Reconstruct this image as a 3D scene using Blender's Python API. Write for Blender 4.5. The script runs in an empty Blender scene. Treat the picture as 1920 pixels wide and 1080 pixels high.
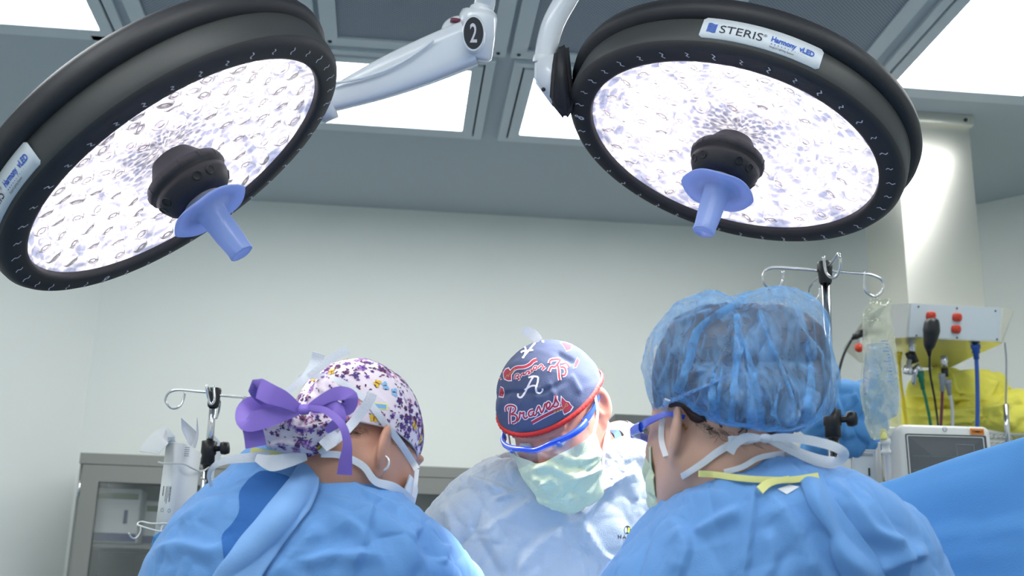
import bpy, bmesh, math, random
import numpy as np
from mathutils import Vector, Matrix
from mathutils.bvhtree import BVHTree
from mathutils.geometry import tessellate_polygon
random.seed(4); RNG = np.random.default_rng(7)
SC = bpy.context.scene; COL = SC.collection
PI = math.pi

# ------------------------------------------------------------------ camera, world, exposure
FPX = 2243.5; YAW, PITCH, ROLL = .09326, .28438, .0272
CAM = np.array([0, 0, 1.15])
_f = np.array([math.sin(YAW)*math.cos(PITCH), math.cos(YAW)*math.cos(PITCH), math.sin(PITCH)])
_r = np.array([math.cos(YAW), -math.sin(YAW), 0]); _u = np.cross(_r, _f)
CR = _r*math.cos(ROLL)+_u*math.sin(ROLL); CU = -_r*math.sin(ROLL)+_u*math.cos(ROLL); CF = _f
cd = bpy.data.cameras.new('camera'); co = bpy.data.objects.new('camera', cd); COL.objects.link(co)
cd.sensor_width = 36; cd.lens = FPX/1920*36
m = Matrix.Identity(4)
for i in range(3):
    m[i][0] = CR[i]; m[i][1] = CU[i]; m[i][2] = -CF[i]; m[i][3] = CAM[i]
co.matrix_world = m; SC.camera = co
cd.dof.use_dof = True; cd.dof.focus_distance = 2.0; cd.dof.aperture_fstop = 6.3
cd.clip_start = .05
SC.view_settings.view_transform = 'Standard'; SC.view_settings.look = 'None'
SC.view_settings.exposure = 0.0; SC.view_settings.gamma = 1
w = bpy.data.worlds.new('world'); SC.world = w; w.use_nodes = True
w.node_tree.nodes['Background'].inputs[0].default_value = (.5, .6, .7, 1)
w.node_tree.nodes['Background'].inputs[1].default_value = .05
PANEL = 8.8          # ceiling panel radiance
SPOTW = 25.0         # each of the surgical lamp's lit lenses

def ray(x, y): return CF+CR*((x-960)/FPX)+CU*((540-y)/FPX)
def at(x, y, d): return CAM+ray(x, y)*d
def onz(x, y, z): k = ray(x, y); return CAM+k*((z-CAM[2])/k[2])
def ony(x, y, Y): k = ray(x, y); return CAM+k*(Y/k[1])
def proj(P):
    v = np.asarray(P, float)-CAM; d = v@CF
    return np.stack([960+FPX*(v@CR)/d, 540-FPX*(v@CU)/d, d], -1)
def V(*a): return np.array(a, float)
def nrm(v): v = np.asarray(v, float); return v/(np.linalg.norm(v)+1e-12)

# ------------------------------------------------------------------ materials
def lin(c):
    return tuple(((x/255)/12.92 if x/255 <= .04045 else ((x/255+.055)/1.055)**2.4) for x in c)
MATS = {}
def mat(name, rgb, rough=.5, metal=0, bump=0, bscale=200, mott=0, mscale=6, **kw):
    m = bpy.data.materials.new(name); m.use_nodes = True; nt = m.node_tree; b = nt.nodes['Principled BSDF']
    c = lin(rgb)
    b.inputs['Base Color'].default_value = (*c, 1); b.inputs['Roughness'].default_value = rough; b.inputs['Metallic'].default_value = metal
    for k, v in kw.items():
        k = {'trans': 'Transmission Weight', 'alpha': 'Alpha', 'ior': 'IOR', 'sss': 'Subsurface Weight', 'sheen': 'Sheen Weight', 'coat': 'Coat Weight', 'spec': 'Specular IOR Level'}.get(k, k)
        b.inputs[k].default_value = v
    if 'sss' in kw:
        b.inputs['Subsurface Radius'].default_value = (1, .35, .2); b.inputs['Subsurface Scale'].default_value = .012
    tc = nt.nodes.new('ShaderNodeTexCoord')
    if mott:
        n = nt.nodes.new('ShaderNodeTexNoise'); n.inputs['Scale'].default_value = mscale; n.inputs['Detail'].default_value = 5
        nt.links.new(tc.outputs['Object'], n.inputs['Vector'])
        mx = nt.nodes.new('ShaderNodeMix'); mx.data_type = 'RGBA'
        mx.inputs[6].default_value = (*[x*(1-mott) for x in c], 1); mx.inputs[7].default_value = (*[min(1, x*(1+mott)) for x in c], 1)
        nt.links.new(n.outputs['Fac'], mx.inputs[0]); nt.links.new(mx.outputs[2], b.inputs['Base Color'])
    if bump:
        n = nt.nodes.new('ShaderNodeTexNoise'); n.inputs['Scale'].default_value = bscale; n.inputs['Detail'].default_value = 3
        nt.links.new(tc.outputs['Object'], n.inputs['Vector'])
        bp = nt.nodes.new('ShaderNodeBump'); bp.inputs['Strength'].default_value = bump; bp.inputs['Distance'].default_value = .002
        nt.links.new(n.outputs['Fac'], bp.inputs['Height']); nt.links.new(bp.outputs[0], b.inputs['Normal'])
    MATS[name] = m; return m
def emis(name, rgb, s):
    m = bpy.data.materials.new(name); m.use_nodes = True; nt = m.node_tree; b = nt.nodes['Principled BSDF']
    b.inputs['Base Color'].default_value = (.8, .8, .8, 1)
    b.inputs['Emission Color'].default_value = (*rgb, 1); b.inputs['Emission Strength'].default_value = s
    MATS[name] = m; return m
def sheer(name, rgb, opacity, rough=.5, gloss=.1, bump=.3, bscale=120, vary=0, vscale=20, stretch=None, transl=.4):
    """thin see-through stuff: transparent mixed with diffuse+translucent and a little gloss"""
    m = bpy.data.materials.new(name); m.use_nodes = True; nt = m.node_tree; N = nt.nodes; L = nt.links
    N.remove(N['Principled BSDF']); out = N['Material Output']
    c = (*lin(rgb), 1)
    df = N.new('ShaderNodeBsdfDiffuse'); df.inputs[0].default_value = c
    tl = N.new('ShaderNodeBsdfTranslucent'); tl.inputs[0].default_value = c
    gl = N.new('ShaderNodeBsdfGlossy'); gl.inputs['Roughness'].default_value = rough
    tr = N.new('ShaderNodeBsdfTransparent')
    a = N.new('ShaderNodeMixShader'); a.inputs[0].default_value = transl; L.new(df.outputs[0], a.inputs[1]); L.new(tl.outputs[0], a.inputs[2])
    b = N.new('ShaderNodeMixShader'); b.inputs[0].default_value = opacity; L.new(tr.outputs[0], b.inputs[1]); L.new(a.outputs[0], b.inputs[2])
    g = N.new('ShaderNodeMixShader'); g.inputs[0].default_value = gloss; L.new(b.outputs[0], g.inputs[1]); L.new(gl.outputs[0], g.inputs[2])
    L.new(g.outputs[0], out.inputs[0])
    tc = N.new('ShaderNodeTexCoord'); mp = N.new('ShaderNodeMapping'); L.new(tc.outputs['Object'], mp.inputs[0])
    if stretch: mp.inputs['Scale'].default_value = stretch
    if vary:
        n = N.new('ShaderNodeTexNoise'); n.inputs['Scale'].default_value = vscale; n.inputs['Detail'].default_value = 6; n.inputs['Distortion'].default_value = 1.2
        L.new(mp.outputs[0], n.inputs['Vector'])
        mr = N.new('ShaderNodeMapRange'); mr.inputs[1].default_value = .35; mr.inputs[2].default_value = .68
        mr.inputs[3].default_value = max(0, opacity-vary); mr.inputs[4].default_value = min(1, opacity+vary)
        L.new(n.outputs['Fac'], mr.inputs[0]); L.new(mr.outputs[0], b.inputs[0])
    if bump:
        n = N.new('ShaderNodeTexNoise'); n.inputs['Scale'].default_value = bscale; n.inputs['Detail'].default_value = 4
        L.new(mp.outputs[0], n.inputs['Vector'])
        bp = N.new('ShaderNodeBump'); bp.inputs['Strength'].default_value = bump; bp.inputs['Distance'].default_value = .003
        L.new(n.outputs['Fac'], bp.inputs['Height'])
        for q in (df, tl, gl): L.new(bp.outputs[0], q.inputs['Normal'])
    MATS[name] = m; return m

M_WALL = mat('wall_paint', (224, 229, 225), .75, bump=.05, bscale=60, mott=.015, mscale=3)
M_CEIL = mat('ceiling_paint', (178, 188, 194), .85, bump=.05, bscale=60)
M_FLOOR = mat('floor_vinyl', (100, 124, 146), .5, mott=.05)
M_FRAME = mat('panel_frame_white', (198, 208, 214), .45)
M_FRAMED = mat('panel_gap_dark', (60, 68, 78), .8)
M_PANEL = emis('light_panel_glow', (.975, .99, .985), PANEL)
M_STEEL = mat('brushed_steel', (228, 226, 216), .34, 1, bump=.04, bscale=40)
M_CHROME = mat('chrome', (220, 220, 222), .15, 1)
M_GREYMETAL = mat('grey_enamel', (130, 132, 128), .4)
M_DKMETAL = mat('dark_enamel', (88, 92, 92), .45)
M_BLACK = mat('black_plastic', (22, 24, 28), .4)
M_RUBBER = mat('lamp_black', (36, 37, 42), .55, bump=.15, bscale=500)
M_RUBBER2 = mat('lamp_charcoal', (58, 61, 62), .5, bump=.12, bscale=500)
M_WHITEP = mat('white_plastic', (222, 224, 222), .35)
M_ARM = mat('arm_white_enamel', (222, 228, 236), .22, coat=.4)
M_LABEL = mat('label_white', (214, 222, 230), .5)
M_INKBLUE = mat('ink_blue', (50, 95, 190), .6)
M_INKDARK = mat('ink_dark', (28, 34, 44), .6)
M_MARK = mat('mark_white', (205, 205, 215), .6)
M_GOWN = mat('blue_nonwoven', (102, 154, 214), .8, bump=.35, bscale=900, mott=.05, mscale=5, sheen=.15)
M_GOWNSHADE = mat('gown_overlap_shade', (38, 100, 172), .8, bump=.3, bscale=900, mott=.08, mscale=5)  # gown blue darkened to paint the shadow under the overlap
M_GOWNL = mat('light_blue_nonwoven', (128, 174, 230), .8, bump=.35, bscale=900)
M_GOWNW = mat('pale_blue_nonwoven', (176, 187, 197), .8, bump=.3, bscale=500, mott=.05, mscale=8, sheen=.1)
M_DRAPE = mat('drape_blue', (80, 144, 204), .8, bump=.3, bscale=400, mott=.07, mscale=9)
M_PALEYEL = mat('pale_yellow_binding', (232, 230, 150), .7)
M_TAPE = mat('white_tie_fabric', (226, 230, 238), .75, bump=.4, bscale=700)
M_PURPLE = mat('purple_ribbon', (138, 112, 205), .5, bump=.1, bscale=900)
M_FLORAL = mat('floral_cap_cotton', (226, 214, 226), .85, bump=.2, bscale=700)
M_SKINL = mat('skin_left', (196, 146, 124), .5, sss=.25, bump=.12, bscale=350, mott=.06, mscale=30)
M_SKINS = mat('skin_surgeon', (214, 152, 134), .45, sss=.5, bump=.1, bscale=350, mott=.06, mscale=30)
M_SKINR = mat('skin_right', (208, 166, 146), .5, sss=.25, bump=.12, bscale=350, mott=.06, mscale=30)
M_HAIR = mat('dark_brown_hair', (66, 50, 46), .5, bump=.5, bscale=120)
M_NAVY = mat('navy_cap_denim', (70, 82, 116), .85, bump=.3, bscale=600, mott=.18, mscale=30)
M_RED = mat('red_trim', (200, 40, 36), .75, bump=.3, bscale=300)
M_PRINTRED = mat('print_red', (168, 48, 70), .8)
M_PRINTWHITE = mat('print_white', (224, 220, 232), .8)
M_PRINTGOLD = mat('print_gold', (176, 140, 80), .8)
M_GREENMASK = mat('pale_green_mask', (208, 220, 190), .8, bump=.4, bscale=500)
M_MINT = mat('mint_mask_edge', (120, 200, 180), .8)
M_GOGGLE = mat('goggle_blue', (38, 88, 226), .25, trans=.2)
M_GOLD = mat('gold', (214, 170, 90), .25, 1)
M_SILVER = mat('bright_silver', (240, 240, 245), .2, .6)
M_SCREEN = mat('dark_screen', (88, 94, 98), .5)
M_TRACE = mat('screen_trace_green', (96, 122, 112), .4)
M_OUTLET = mat('red_outlet', (196, 58, 34), .4)
M_ORANGE = mat('orange_sticker', (240, 140, 40), .6)
M_YELPLASTIC = mat('yellow_gown_fabric', (236, 228, 96), .7, bump=.2, bscale=90, mott=.06)
M_HOSEY = mat('hose_yellow', (226, 200, 40), .4)
M_HOSEG = mat('hose_green', (30, 120, 90), .4)
M_HOSEB = mat('hose_blue', (44, 88, 176), .4)
M_HOSEW = mat('hose_white', (200, 205, 210), .4)
M_HOSEP = mat('hose_maroon', (110, 50, 70), .4)
M_GREYP = mat('grey_plastic', (150, 156, 166), .45)
M_DKSHELF = mat('dark_interior', (34, 40, 44), .6)
M_CARTON = mat('white_carton', (234, 238, 238), .6)
M_OLIVE = mat('olive_strip', (92, 112, 58), .7)
M_INDIGO = mat('indigo_pack', (46, 54, 110), .7)
M_BOUF = sheer('bouffant_blue', (140, 196, 250), .41, bump=.6, bscale=60, vary=.24, vscale=26, gloss=.03, stretch=(1.8, 1.8, .6))
M_BAG = sheer('iv_bag_film', (228, 232, 200), .3, rough=.12, gloss=.16, bump=.6, bscale=45, vary=.12, vscale=14)
M_HANDLE = sheer('blue_handle_cover', (184, 206, 250), .96, rough=.3, gloss=.05, bump=.3, bscale=60, transl=.55)
M_CLEAR = sheer('clear_shield', (225, 228, 245), .16, rough=.06, gloss=.12, bump=.1, bscale=30)
M_COVER = sheer('lamp_cover', (240, 240, 245), .0, rough=.03, gloss=.05, bump=0)
M_CABGLASS = sheer('cabinet_glass', (74, 88, 92), .12, rough=.03, gloss=.1, bump=0)
def glassmat():
    m = mat('lens_glass', (255, 250, 252), .3, trans=1.0, ior=1.10); b = m.node_tree.nodes['Principled BSDF']
    b.inputs['Emission Color'].default_value = (1, .94, .96, 1); b.inputs['Emission Strength'].default_value = .1; return m
M_LENS = glassmat()

def lampglow():
    m = bpy.data.materials.new('lamp_reflector_glow'); m.use_nodes = True; nt = m.node_tree; N = nt.nodes; L = nt.links
    b = N['Principled BSDF']; b.inputs['Base Color'].default_value = (.75, .75, .8, 1); b.inputs['Roughness'].default_value = .15
    tc = N.new('ShaderNodeTexCoord'); sp = N.new('ShaderNodeSeparateXYZ'); L.new(tc.outputs['Object'], sp.inputs[0])
    def mth(op, a, bb=None):
        q = N.new('ShaderNodeMath'); q.operation = op
        for i, v in enumerate((a, bb)):
            if v is None: continue
            if isinstance(v, (int, float)): q.inputs[i].default_value = v
            else: L.new(v, q.inputs[i])
        return q.outputs[0]
    r2 = mth('SQRT', mth('ADD', mth('MULTIPLY', sp.outputs[0], sp.outputs[0]), mth('MULTIPLY', sp.outputs[1], sp.outputs[1])))
    an = mth('ARCTAN2', sp.outputs[1], sp.outputs[0])
    cb = N.new('ShaderNodeCombineXYZ'); L.new(mth('MULTIPLY', r2, 68), cb.inputs[0]); L.new(mth('MULTIPLY', an, 5.2), cb.inputs[1])
    vo = N.new('ShaderNodeTexVoronoi'); vo.inputs['Scale'].default_value = 1.0; vo.inputs['Randomness'].default_value = .55; L.new(cb.outputs[0], vo.inputs['Vector'])
    no = N.new('ShaderNodeTexNoise'); no.inputs['Scale'].default_value = 9; no.inputs['Detail'].default_value = 3; L.new(tc.outputs['Object'], no.inputs['Vector'])
    # dash holes between the lens rows: dark where voronoi distance is small and the large noise allows
    mr = N.new('ShaderNodeMapRange'); mr.interpolation_type = 'SMOOTHSTEP'; mr.inputs[1].default_value = .34; mr.inputs[2].default_value = .64; L.new(vo.outputs['Distance'], mr.inputs[0])
    mr2 = N.new('ShaderNodeMapRange'); mr2.interpolation_type = 'SMOOTHSTEP'; mr2.inputs[1].default_value = .55; mr2.inputs[2].default_value = .70; mr2.inputs[3].default_value = 0; mr2.inputs[4].default_value = 1; L.new(no.outputs['Fac'], mr2.inputs[0])
    fac = mth('MAXIMUM', mr.outputs[0], mr2.outputs[0])
    no2 = N.new('ShaderNodeTexNoise'); no2.inputs['Scale'].default_value = 34; no2.inputs['Distortion'].default_value = 2.5; L.new(tc.outputs['Object'], no2.inputs['Vector'])
    mr3 = N.new('ShaderNodeMapRange'); mr3.inputs[1].default_value = .35; mr3.inputs[2].default_value = .65; mr3.inputs[3].default_value = .55; mr3.inputs[4].default_value = 1.5; L.new(no2.outputs['Fac'], mr3.inputs[0])
    mx = N.new('ShaderNodeMix'); mx.data_type = 'RGBA'; mx.inputs[6].default_value = (.27, .27, .40, 1); mx.inputs[7].default_value = (1.0, .9, .95, 1)
    L.new(fac, mx.inputs[0]); L.new(mx.outputs[2], b.inputs['Emission Color'])
    L.new(mr3.outputs[0], b.inputs['Emission Strength']); return m
M_GLOW = lampglow()
M_LED = emis('led_spot', (1, .97, .95), 7.0)

# ------------------------------------------------------------------ mesh builder
class MB:
    def __init__(s): s.v = []; s.f = []; s.m = []; s.mats = []; s.n = 0; s.flat = []
    def mi(s, m):
        if m not in s.mats: s.mats.append(m)
        return s.mats.index(m)
    def add(s, verts, faces, m, flat=False):
        verts = np.asarray(verts, float).reshape(-1, 3); k = s.mi(m)
        s.v.append(verts)
        for f in faces: s.f.append(tuple(int(i)+s.n for i in f))
        s.m += [k]*len(faces); s.flat += [flat]*len(faces); s.n += len(verts)
        return s
    def box(s, c, size, m, R=None, bev=0):
        c = np.asarray(c, float); h = np.asarray(size, float)/2
        bm = bmesh.new(); bmesh.ops.create_cube(bm, size=1)
        for v in bm.verts: v.co = Vector((v.co.x*2*h[0], v.co.y*2*h[1], v.co.z*2*h[2]))
        if bev: bmesh.ops.bevel(bm, geom=bm.edges[:], offset=bev, segments=3, affect='EDGES', profile=.5)
        P = np.array([v.co[:] for v in bm.verts])
        if R is not None: P = P@np.asarray(R).T
        bm.verts.index_update()
        s.add(P+c, [[v.index for v in f.verts] for f in bm.faces], m, flat=(bev == 0)); bm.free(); return s
    def tube(s, path, r, m, seg=12, cap=True):
        P = np.asarray(path, float); n = len(P); r = np.broadcast_to(np.asarray(r, float), (n,))
        T = np.gradient(P, axis=0); T /= np.linalg.norm(T, axis=1)[:, None]+1e-12
        a = nrm(np.cross(T[0], [0, 0, 1] if abs(T[0][2]) < .9 else [1, 0, 0])); V_ = []
        for i in range(n):
            a = nrm(a-T[i]*(a@T[i])); b = np.cross(T[i], a)
            t = np.linspace(0, 2*PI, seg, endpoint=False)
            V_.append(P[i]+r[i]*(np.cos(t)[:, None]*a+np.sin(t)[:, None]*b))
        F = [(i*seg+j, i*seg+(j+1) % seg, (i+1)*seg+(j+1) % seg, (i+1)*seg+j) for i in range(n-1) for j in range(seg)]
        if cap: F += [tuple(range(seg-1, -1, -1)), tuple((n-1)*seg+j for j in range(seg))]
        return s.add(np.vstack(V_), F, m)
    def lathe(s, prof, m, seg=64, C=None, A=None, a0=0, a1=2*PI, mats=None, flat=False):
        """prof [(radius, height)], axis A from C"""
        C = V(0, 0, 0) if C is None else np.asarray(C, float); A = nrm(V(0, 0, 1) if A is None else A)
        e1 = nrm(np.cross(A, [0, 1, 0] if abs(A[1]) < .9 else [1, 0, 0])); e2 = np.cross(A, e1)
        full = abs(a1-a0-2*PI) < 1e-6; n = seg if full else seg+1
        t = np.linspace(a0, a1, n, endpoint=not full)
        ring = np.cos(t)[:, None]*e1+np.sin(t)[:, None]*e2
        P = np.vstack([C+ring*r+A*h for r, h in prof])
        for i in range(len(prof)-1):
            F = [(i*n+j, i*n+(j+1) % n, (i+1)*n+(j+1) % n, (i+1)*n+j) for j in range(n if full else n-1)]
            if i == 0: base = s.n; s.add(P, F, (mats[0] if mats else m), flat)
            else:
                k = s.mi(mats[i] if mats else m)
                for f in F: s.f.append(tuple(q+base for q in f)); s.m.append(k); s.flat.append(flat)
        return s
    def grid(s, P, m, wrap=False, flip=False):
        P = np.asarray(P); a, b = P.shape[:2]; F = []
        for i in range(a-1):
            for j in range(b if wrap else b-1):
                q = (i*b+j, i*b+(j+1) % b, (i+1)*b+(j+1) % b, (i+1)*b+j)
                F.append(q[::-1] if flip else q)
        return s.add(P.reshape(-1, 3), F, m)
    def ribbon(s, pts, w, m, nor=None, th=.0006, n=None):
        """flat band along pts; nor = facing direction (default towards the camera)"""
        P = smooth(pts, n or max(8, 5*len(pts))); T = np.gradient(P, axis=0)
        W = np.interp(np.linspace(0, 1, len(P)), np.linspace(0, 1, len(np.atleast_1d(w))), np.atleast_1d(w)) if np.ndim(w) else np.full(len(P), w)
        rows = []
        for i, p in enumerate(P):
            nn = nrm(CAM-p) if nor is None else nrm(nor[min(len(nor)-1, int(i*len(nor)/len(P)))] if np.ndim(nor) == 2 else nor)
            sd = nrm(np.cross(T[i], nn)); nn = nrm(np.cross(sd, T[i])); a = W[i]/2
            rows.append([p-sd*a+nn*th, p+nn*(th+.0004), p+sd*a+nn*th, p+sd*a-nn*th, p-sd*a-nn*th])
        R5 = np.array(rows); s.grid(R5[:, :3], m, flip=True); s.grid(R5[:, 3:5], m, flip=True); s.grid(R5[:, 2:4], m, flip=True); s.grid(R5[:, [4, 0]], m, flip=True)
        for e in (0, -1): s.add(R5[e], [(0, 1, 2, 3, 4)], m, True)
        return s
    def build(s, name, parent=None, label=None, smooth_=True):
        me = bpy.data.meshes.new(name); vv = np.vstack(s.v)
        loc = V(0, 0, 0)
        if parent is None:
            lo, hi = vv.min(0), vv.max(0); loc = V((lo[0]+hi[0])/2, (lo[1]+hi[1])/2, lo[2])
        else: loc = np.array(parent['_w'][:]) if '_w' in parent else V(0, 0, 0)
        me.from_pydata((vv-loc).tolist(), [], s.f)
        for mm in s.mats: me.materials.append(mm)
        me.polygons.foreach_set('material_index', s.m)
        me.polygons.foreach_set('use_smooth', [smooth_ and not q for q in s.flat])
        me.update()
        o = bpy.data.objects.new(name, me); COL.objects.link(o)
        if parent is not None: o.parent = parent
        else: o.location = loc
        if label: o['label'] = label
        o['_w'] = [float(x) for x in loc]
        return o
def smooth(pts, n):
    """Catmull-Rom through the points"""
    P = np.asarray(pts, float)
    if len(P) < 3:
        t = np.linspace(0, 1, n)[:, None]; return P[0]*(1-t)+P[-1]*t
    Q = np.vstack([2*P[0]-P[1], P, 2*P[-1]-P[-2]]); k = len(P)-1; out = []
    for t in np.linspace(0, k, n):
        i = min(int(t), k-1); u = t-i; a, b, c, d = Q[i:i+4]
        out.append(.5*((2*b)+(-a+c)*u+(2*a-5*b+4*c-d)*u*u+(-a+3*b-3*c+d)*u**3))
    return np.array(out)
def thing(name, label, cat, loc, group=None):
    o = bpy.data.objects.new(name, None); COL.objects.link(o); o.location = tuple(float(x) for x in loc); o.empty_display_size = .05
    o['label'] = label; o['category'] = cat; o['_w'] = [float(x) for x in loc]
    if group: o['group'] = group
    return o
def tag(o, label, cat, group=None, kind=None):
    o['label'] = label; o['category'] = cat
    if group: o['group'] = group
    if kind: o['kind'] = kind
    return o
def struct(o): o['kind'] = 'structure'; return o
def pxs(L, d):
    """pixel path at a given distance -> points"""
    return np.array([at(p[0], p[1], p[2] if len(p) > 2 else d) for p in L])
def bvh_of(*mbs):
    vv = []; ff = []; n = 0
    for b in mbs:
        a = np.vstack(b.v); vv += a.tolist(); ff += [tuple(i+n for i in f) for f in b.f]; n += len(a)
    return BVHTree.FromPolygons(vv, ff, epsilon=0)
def hit(bv, x, y, off=.001, back=None):
    k = nrm(ray(x, y)); h = bv.ray_cast(Vector(CAM), Vector(k))
    if h[0] is None: return (at(x, y, back), nrm(-k)) if back else (None, None)
    nn = np.array(h[1]); nn = nn if nn@k < 0 else -nn
    return np.array(h[0])+nn*off, nn
def strokes(mb, bv, lines, wpx, m, off=.001, n=None, back=None):
    """conform painted strokes (pixel polylines) to a surface"""
    off = off*.5
    for L in lines:
        P = smooth(L, n or max(6, 5*len(L))) if len(L) > 1 else np.array(L)
        T = np.gradient(P, axis=0); rows = []
        for p, t in zip(P, T):
            q = np.array([-t[1], t[0]])/(np.hypot(*t)+1e-9)*wpx/2
            a, _ = hit(bv, *(p-q), off, back); b, _ = hit(bv, *(p+q), off, back); c, _ = hit(bv, *p, off, back)
            if a is None or b is None or c is None:
                if len(rows) > 1: mb.grid(rows, m)
                rows = []; continue
            rows.append([a, c, b])
        if len(rows) > 1: mb.grid(rows, m)
def fillpoly(mb, bv, poly, m, off=.001, cuts=2, back=None):
    off = off*.5
    bm = bmesh.new(); vs = [bm.verts.new((p[0], p[1], 0)) for p in poly]
    f = bm.faces.new(vs); bmesh.ops.triangulate(bm, faces=[f])
    for _ in range(cuts): bmesh.ops.subdivide_edges(bm, edges=bm.edges[:], cuts=1, use_grid_fill=True)
    bm.verts.index_update(); P = []; ok = True
    for v in bm.verts:
        h, _ = hit(bv, v.co.x, v.co.y, off, back)
        if h is None: ok = False; break
        P.append(h)
    if ok: mb.add(P, [[v.index for v in f.verts] for f in bm.faces], m)
    bm.free()
def text2d(s, size, bold=0):
    cu = bpy.data.curves.new('t', 'FONT'); cu.body = s; cu.size = size; cu.offset = bold; cu.resolution_u = 3
    o = bpy.data.objects.new('t', cu); COL.objects.link(o)
    dg = bpy.context.evaluated_depsgraph_get(); dg.update(); e = o.evaluated_get(dg); me = e.to_mesh()
    P = np.array([v.co[:2] for v in me.vertices]); F = [list(p.vertices) for p in me.polygons]; e.to_mesh_clear()
    bpy.data.objects.remove(o); bpy.data.curves.remove(cu); return P, F
def fold(P, N, lines, amp=.006, w=14, w2=None, ext=None):
    """push vertices along their normals around creases given as pixel polylines (real relief in the cloth)"""
    q = proj(P); vis = ((P-CAM)*N).sum(1) < .02; out = np.zeros(len(P))
    for L in lines:
        a = amp; ww, w2_ = w, w2
        if isinstance(L, tuple): L, a, ww, w2_ = (list(L)+[w2])[:4]
        a = a*1.35; ww = ww*.8; S = smooth(L, 24); bd = np.full(len(P), 1e9); sg = np.ones(len(P)); bt = np.zeros(len(P))
        for i in range(len(S)-1):
            A = S[i]; B = S[i+1]; d = B-A; l2 = d@d+1e-9
            t = np.clip(((q[:, :2]-A)@d)/l2, 0, 1); c = A+t[:, None]*d; e = q[:, :2]-c; dist = np.hypot(e[:, 0], e[:, 1])
            s_ = np.sign(d[0]*e[:, 1]-d[1]*e[:, 0]); k = dist < bd
            bd[k] = dist[k]; sg[k] = s_[k]; bt[k] = (i+t[k])/(len(S)-1)
        wa = np.where(sg > 0, w2_ or ww, ww); tp = np.clip(np.minimum(bt, 1-bt)*5+.15, 0, 1)
        out += a*np.exp(-(bd/wa)**2)*tp
    return P+N*(out*vis)[:, None]
def gnormals(G, wrap=True):
    if wrap: du = np.roll(G, -1, 1)-np.roll(G, 1, 1)
    else: du = np.gradient(G, axis=1)
    dv = np.gradient(G, axis=0); n = np.cross(du, dv); n /= np.linalg.norm(n, axis=2)[..., None]+1e-12
    return n
def vnoise(P, scale, seed=0, oct=3):
    """cheap smooth noise made of rotated sines"""
    r = np.random.default_rng(seed); o = np.zeros(len(P)); a = 1; tot = 0
    for k in range(oct):
        for _ in range(4):
            d = r.normal(size=3); d /= np.linalg.norm(d); ph = r.uniform(0, 6.28); d2 = r.normal(size=3); d2 /= np.linalg.norm(d2)
            o += a*np.sin(P@d*scale+ph+1.3*np.sin(P@d2*scale*.7+ph*2)); tot += a
        a *= .5; scale *= 2
    return o/tot*2
def wrinkle(P, N, scale, amp, seed=0, ridge=True):
    n = vnoise(P, scale, seed)
    if ridge: n = (1-np.abs(n)*1.6)
    return P+N*(n*amp)[:, None]

def creases(P, N, npts, width, amp, seed, stretch=(1, 1, 1)):
    """paper-like facets: cells around random seeds with creases where the cells meet"""
    r = np.random.default_rng(seed); lo, hi = P.min(0), P.max(0); S3 = np.array(stretch, float)
    Q = r.uniform(lo, hi, (npts, 3)); Q = P[r.integers(0, len(P), npts)]+r.normal(size=(npts, 3))*.01; a = (P+.012*np.stack([vnoise(P, 22, seed+i, 2) for i in range(3)], 1))*S3; out = np.zeros(len(P)); sg = r.uniform(-1, 1, (npts,))
    tilt = r.normal(size=(npts, 3))
    for i in range(0, len(P), 20000):
        d = np.linalg.norm(a[i:i+20000, None]-(Q*S3)[None], axis=2); o = np.argpartition(d, 2, axis=1)[:, :2]; dd = np.take_along_axis(d, o, 1); j = np.argsort(dd, 1)
        d1 = np.take_along_axis(dd, j[:, :1], 1)[:, 0]; d2 = np.take_along_axis(dd, j[:, 1:], 1)[:, 0]; n1 = np.take_along_axis(o, j[:, :1], 1)[:, 0]
        e = np.clip((d2-d1)/width, 0, 1); e = e*(2-e); out[i:i+20000] = e*(.55+.45*sg[n1])
    return P+N*(out*amp)[:, None]

# ------------------------------------------------------------------ volume modelling for bodies
def surfnet(f, org, h):
    ins = f < 0; c = [(i, j, k) for i in (0, 1) for j in (0, 1) for k in (0, 1)]
    sh = tuple(s-1 for s in f.shape)
    sl = lambda A, o: A[o[0]:o[0]+sh[0], o[1]:o[1]+sh[1], o[2]:o[2]+sh[2]]
    cnt = sum(sl(ins, o).astype(np.int8) for o in c); act = (cnt > 0) & (cnt < 8); idx = np.argwhere(act)
    ids = -np.ones(sh, np.int64); ids[act] = np.arange(len(idx))
    acc = np.zeros((len(idx), 3)); num = np.zeros(len(idx))
    for a in c:
        for ax in range(3):
            if a[ax]: continue
            b = list(a); b[ax] = 1
            fa = f[idx[:, 0]+a[0], idx[:, 1]+a[1], idx[:, 2]+a[2]]; fb = f[idx[:, 0]+b[0], idx[:, 1]+b[1], idx[:, 2]+b[2]]
            x = (fa < 0) != (fb < 0); t = np.where(x, fa/(fa-fb+1e-20), 0)
            p = np.array(a, float)[None].repeat(len(idx), 0); p[:, ax] += t; acc[x] += p[x]; num[x] += 1
    P = org+(idx+acc/num[:, None])*h; F = []
    for ax in range(3):
        o1, o2 = (ax+1) % 3, (ax+2) % 3
        A = np.take(ins, range(0, f.shape[ax]-1), ax); B = np.take(ins, range(1, f.shape[ax]), ax)
        e = np.argwhere(A != B); e = e[(e[:, o1] > 0) & (e[:, o2] > 0) & (e[:, o1] < sh[o1]) & (e[:, o2] < sh[o2])]
        sA = A[e[:, 0], e[:, 1], e[:, 2]]; q = []
        for d1, d2 in ((-1, -1), (0, -1), (0, 0), (-1, 0)):
            g = e.copy(); g[:, o1] += d1; g[:, o2] += d2; q.append(ids[g[:, 0], g[:, 1], g[:, 2]])
        q = np.array(q).T; q[~sA] = q[~sA][:, ::-1]; F.append(q)
    return P, np.vstack(F)
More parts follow.
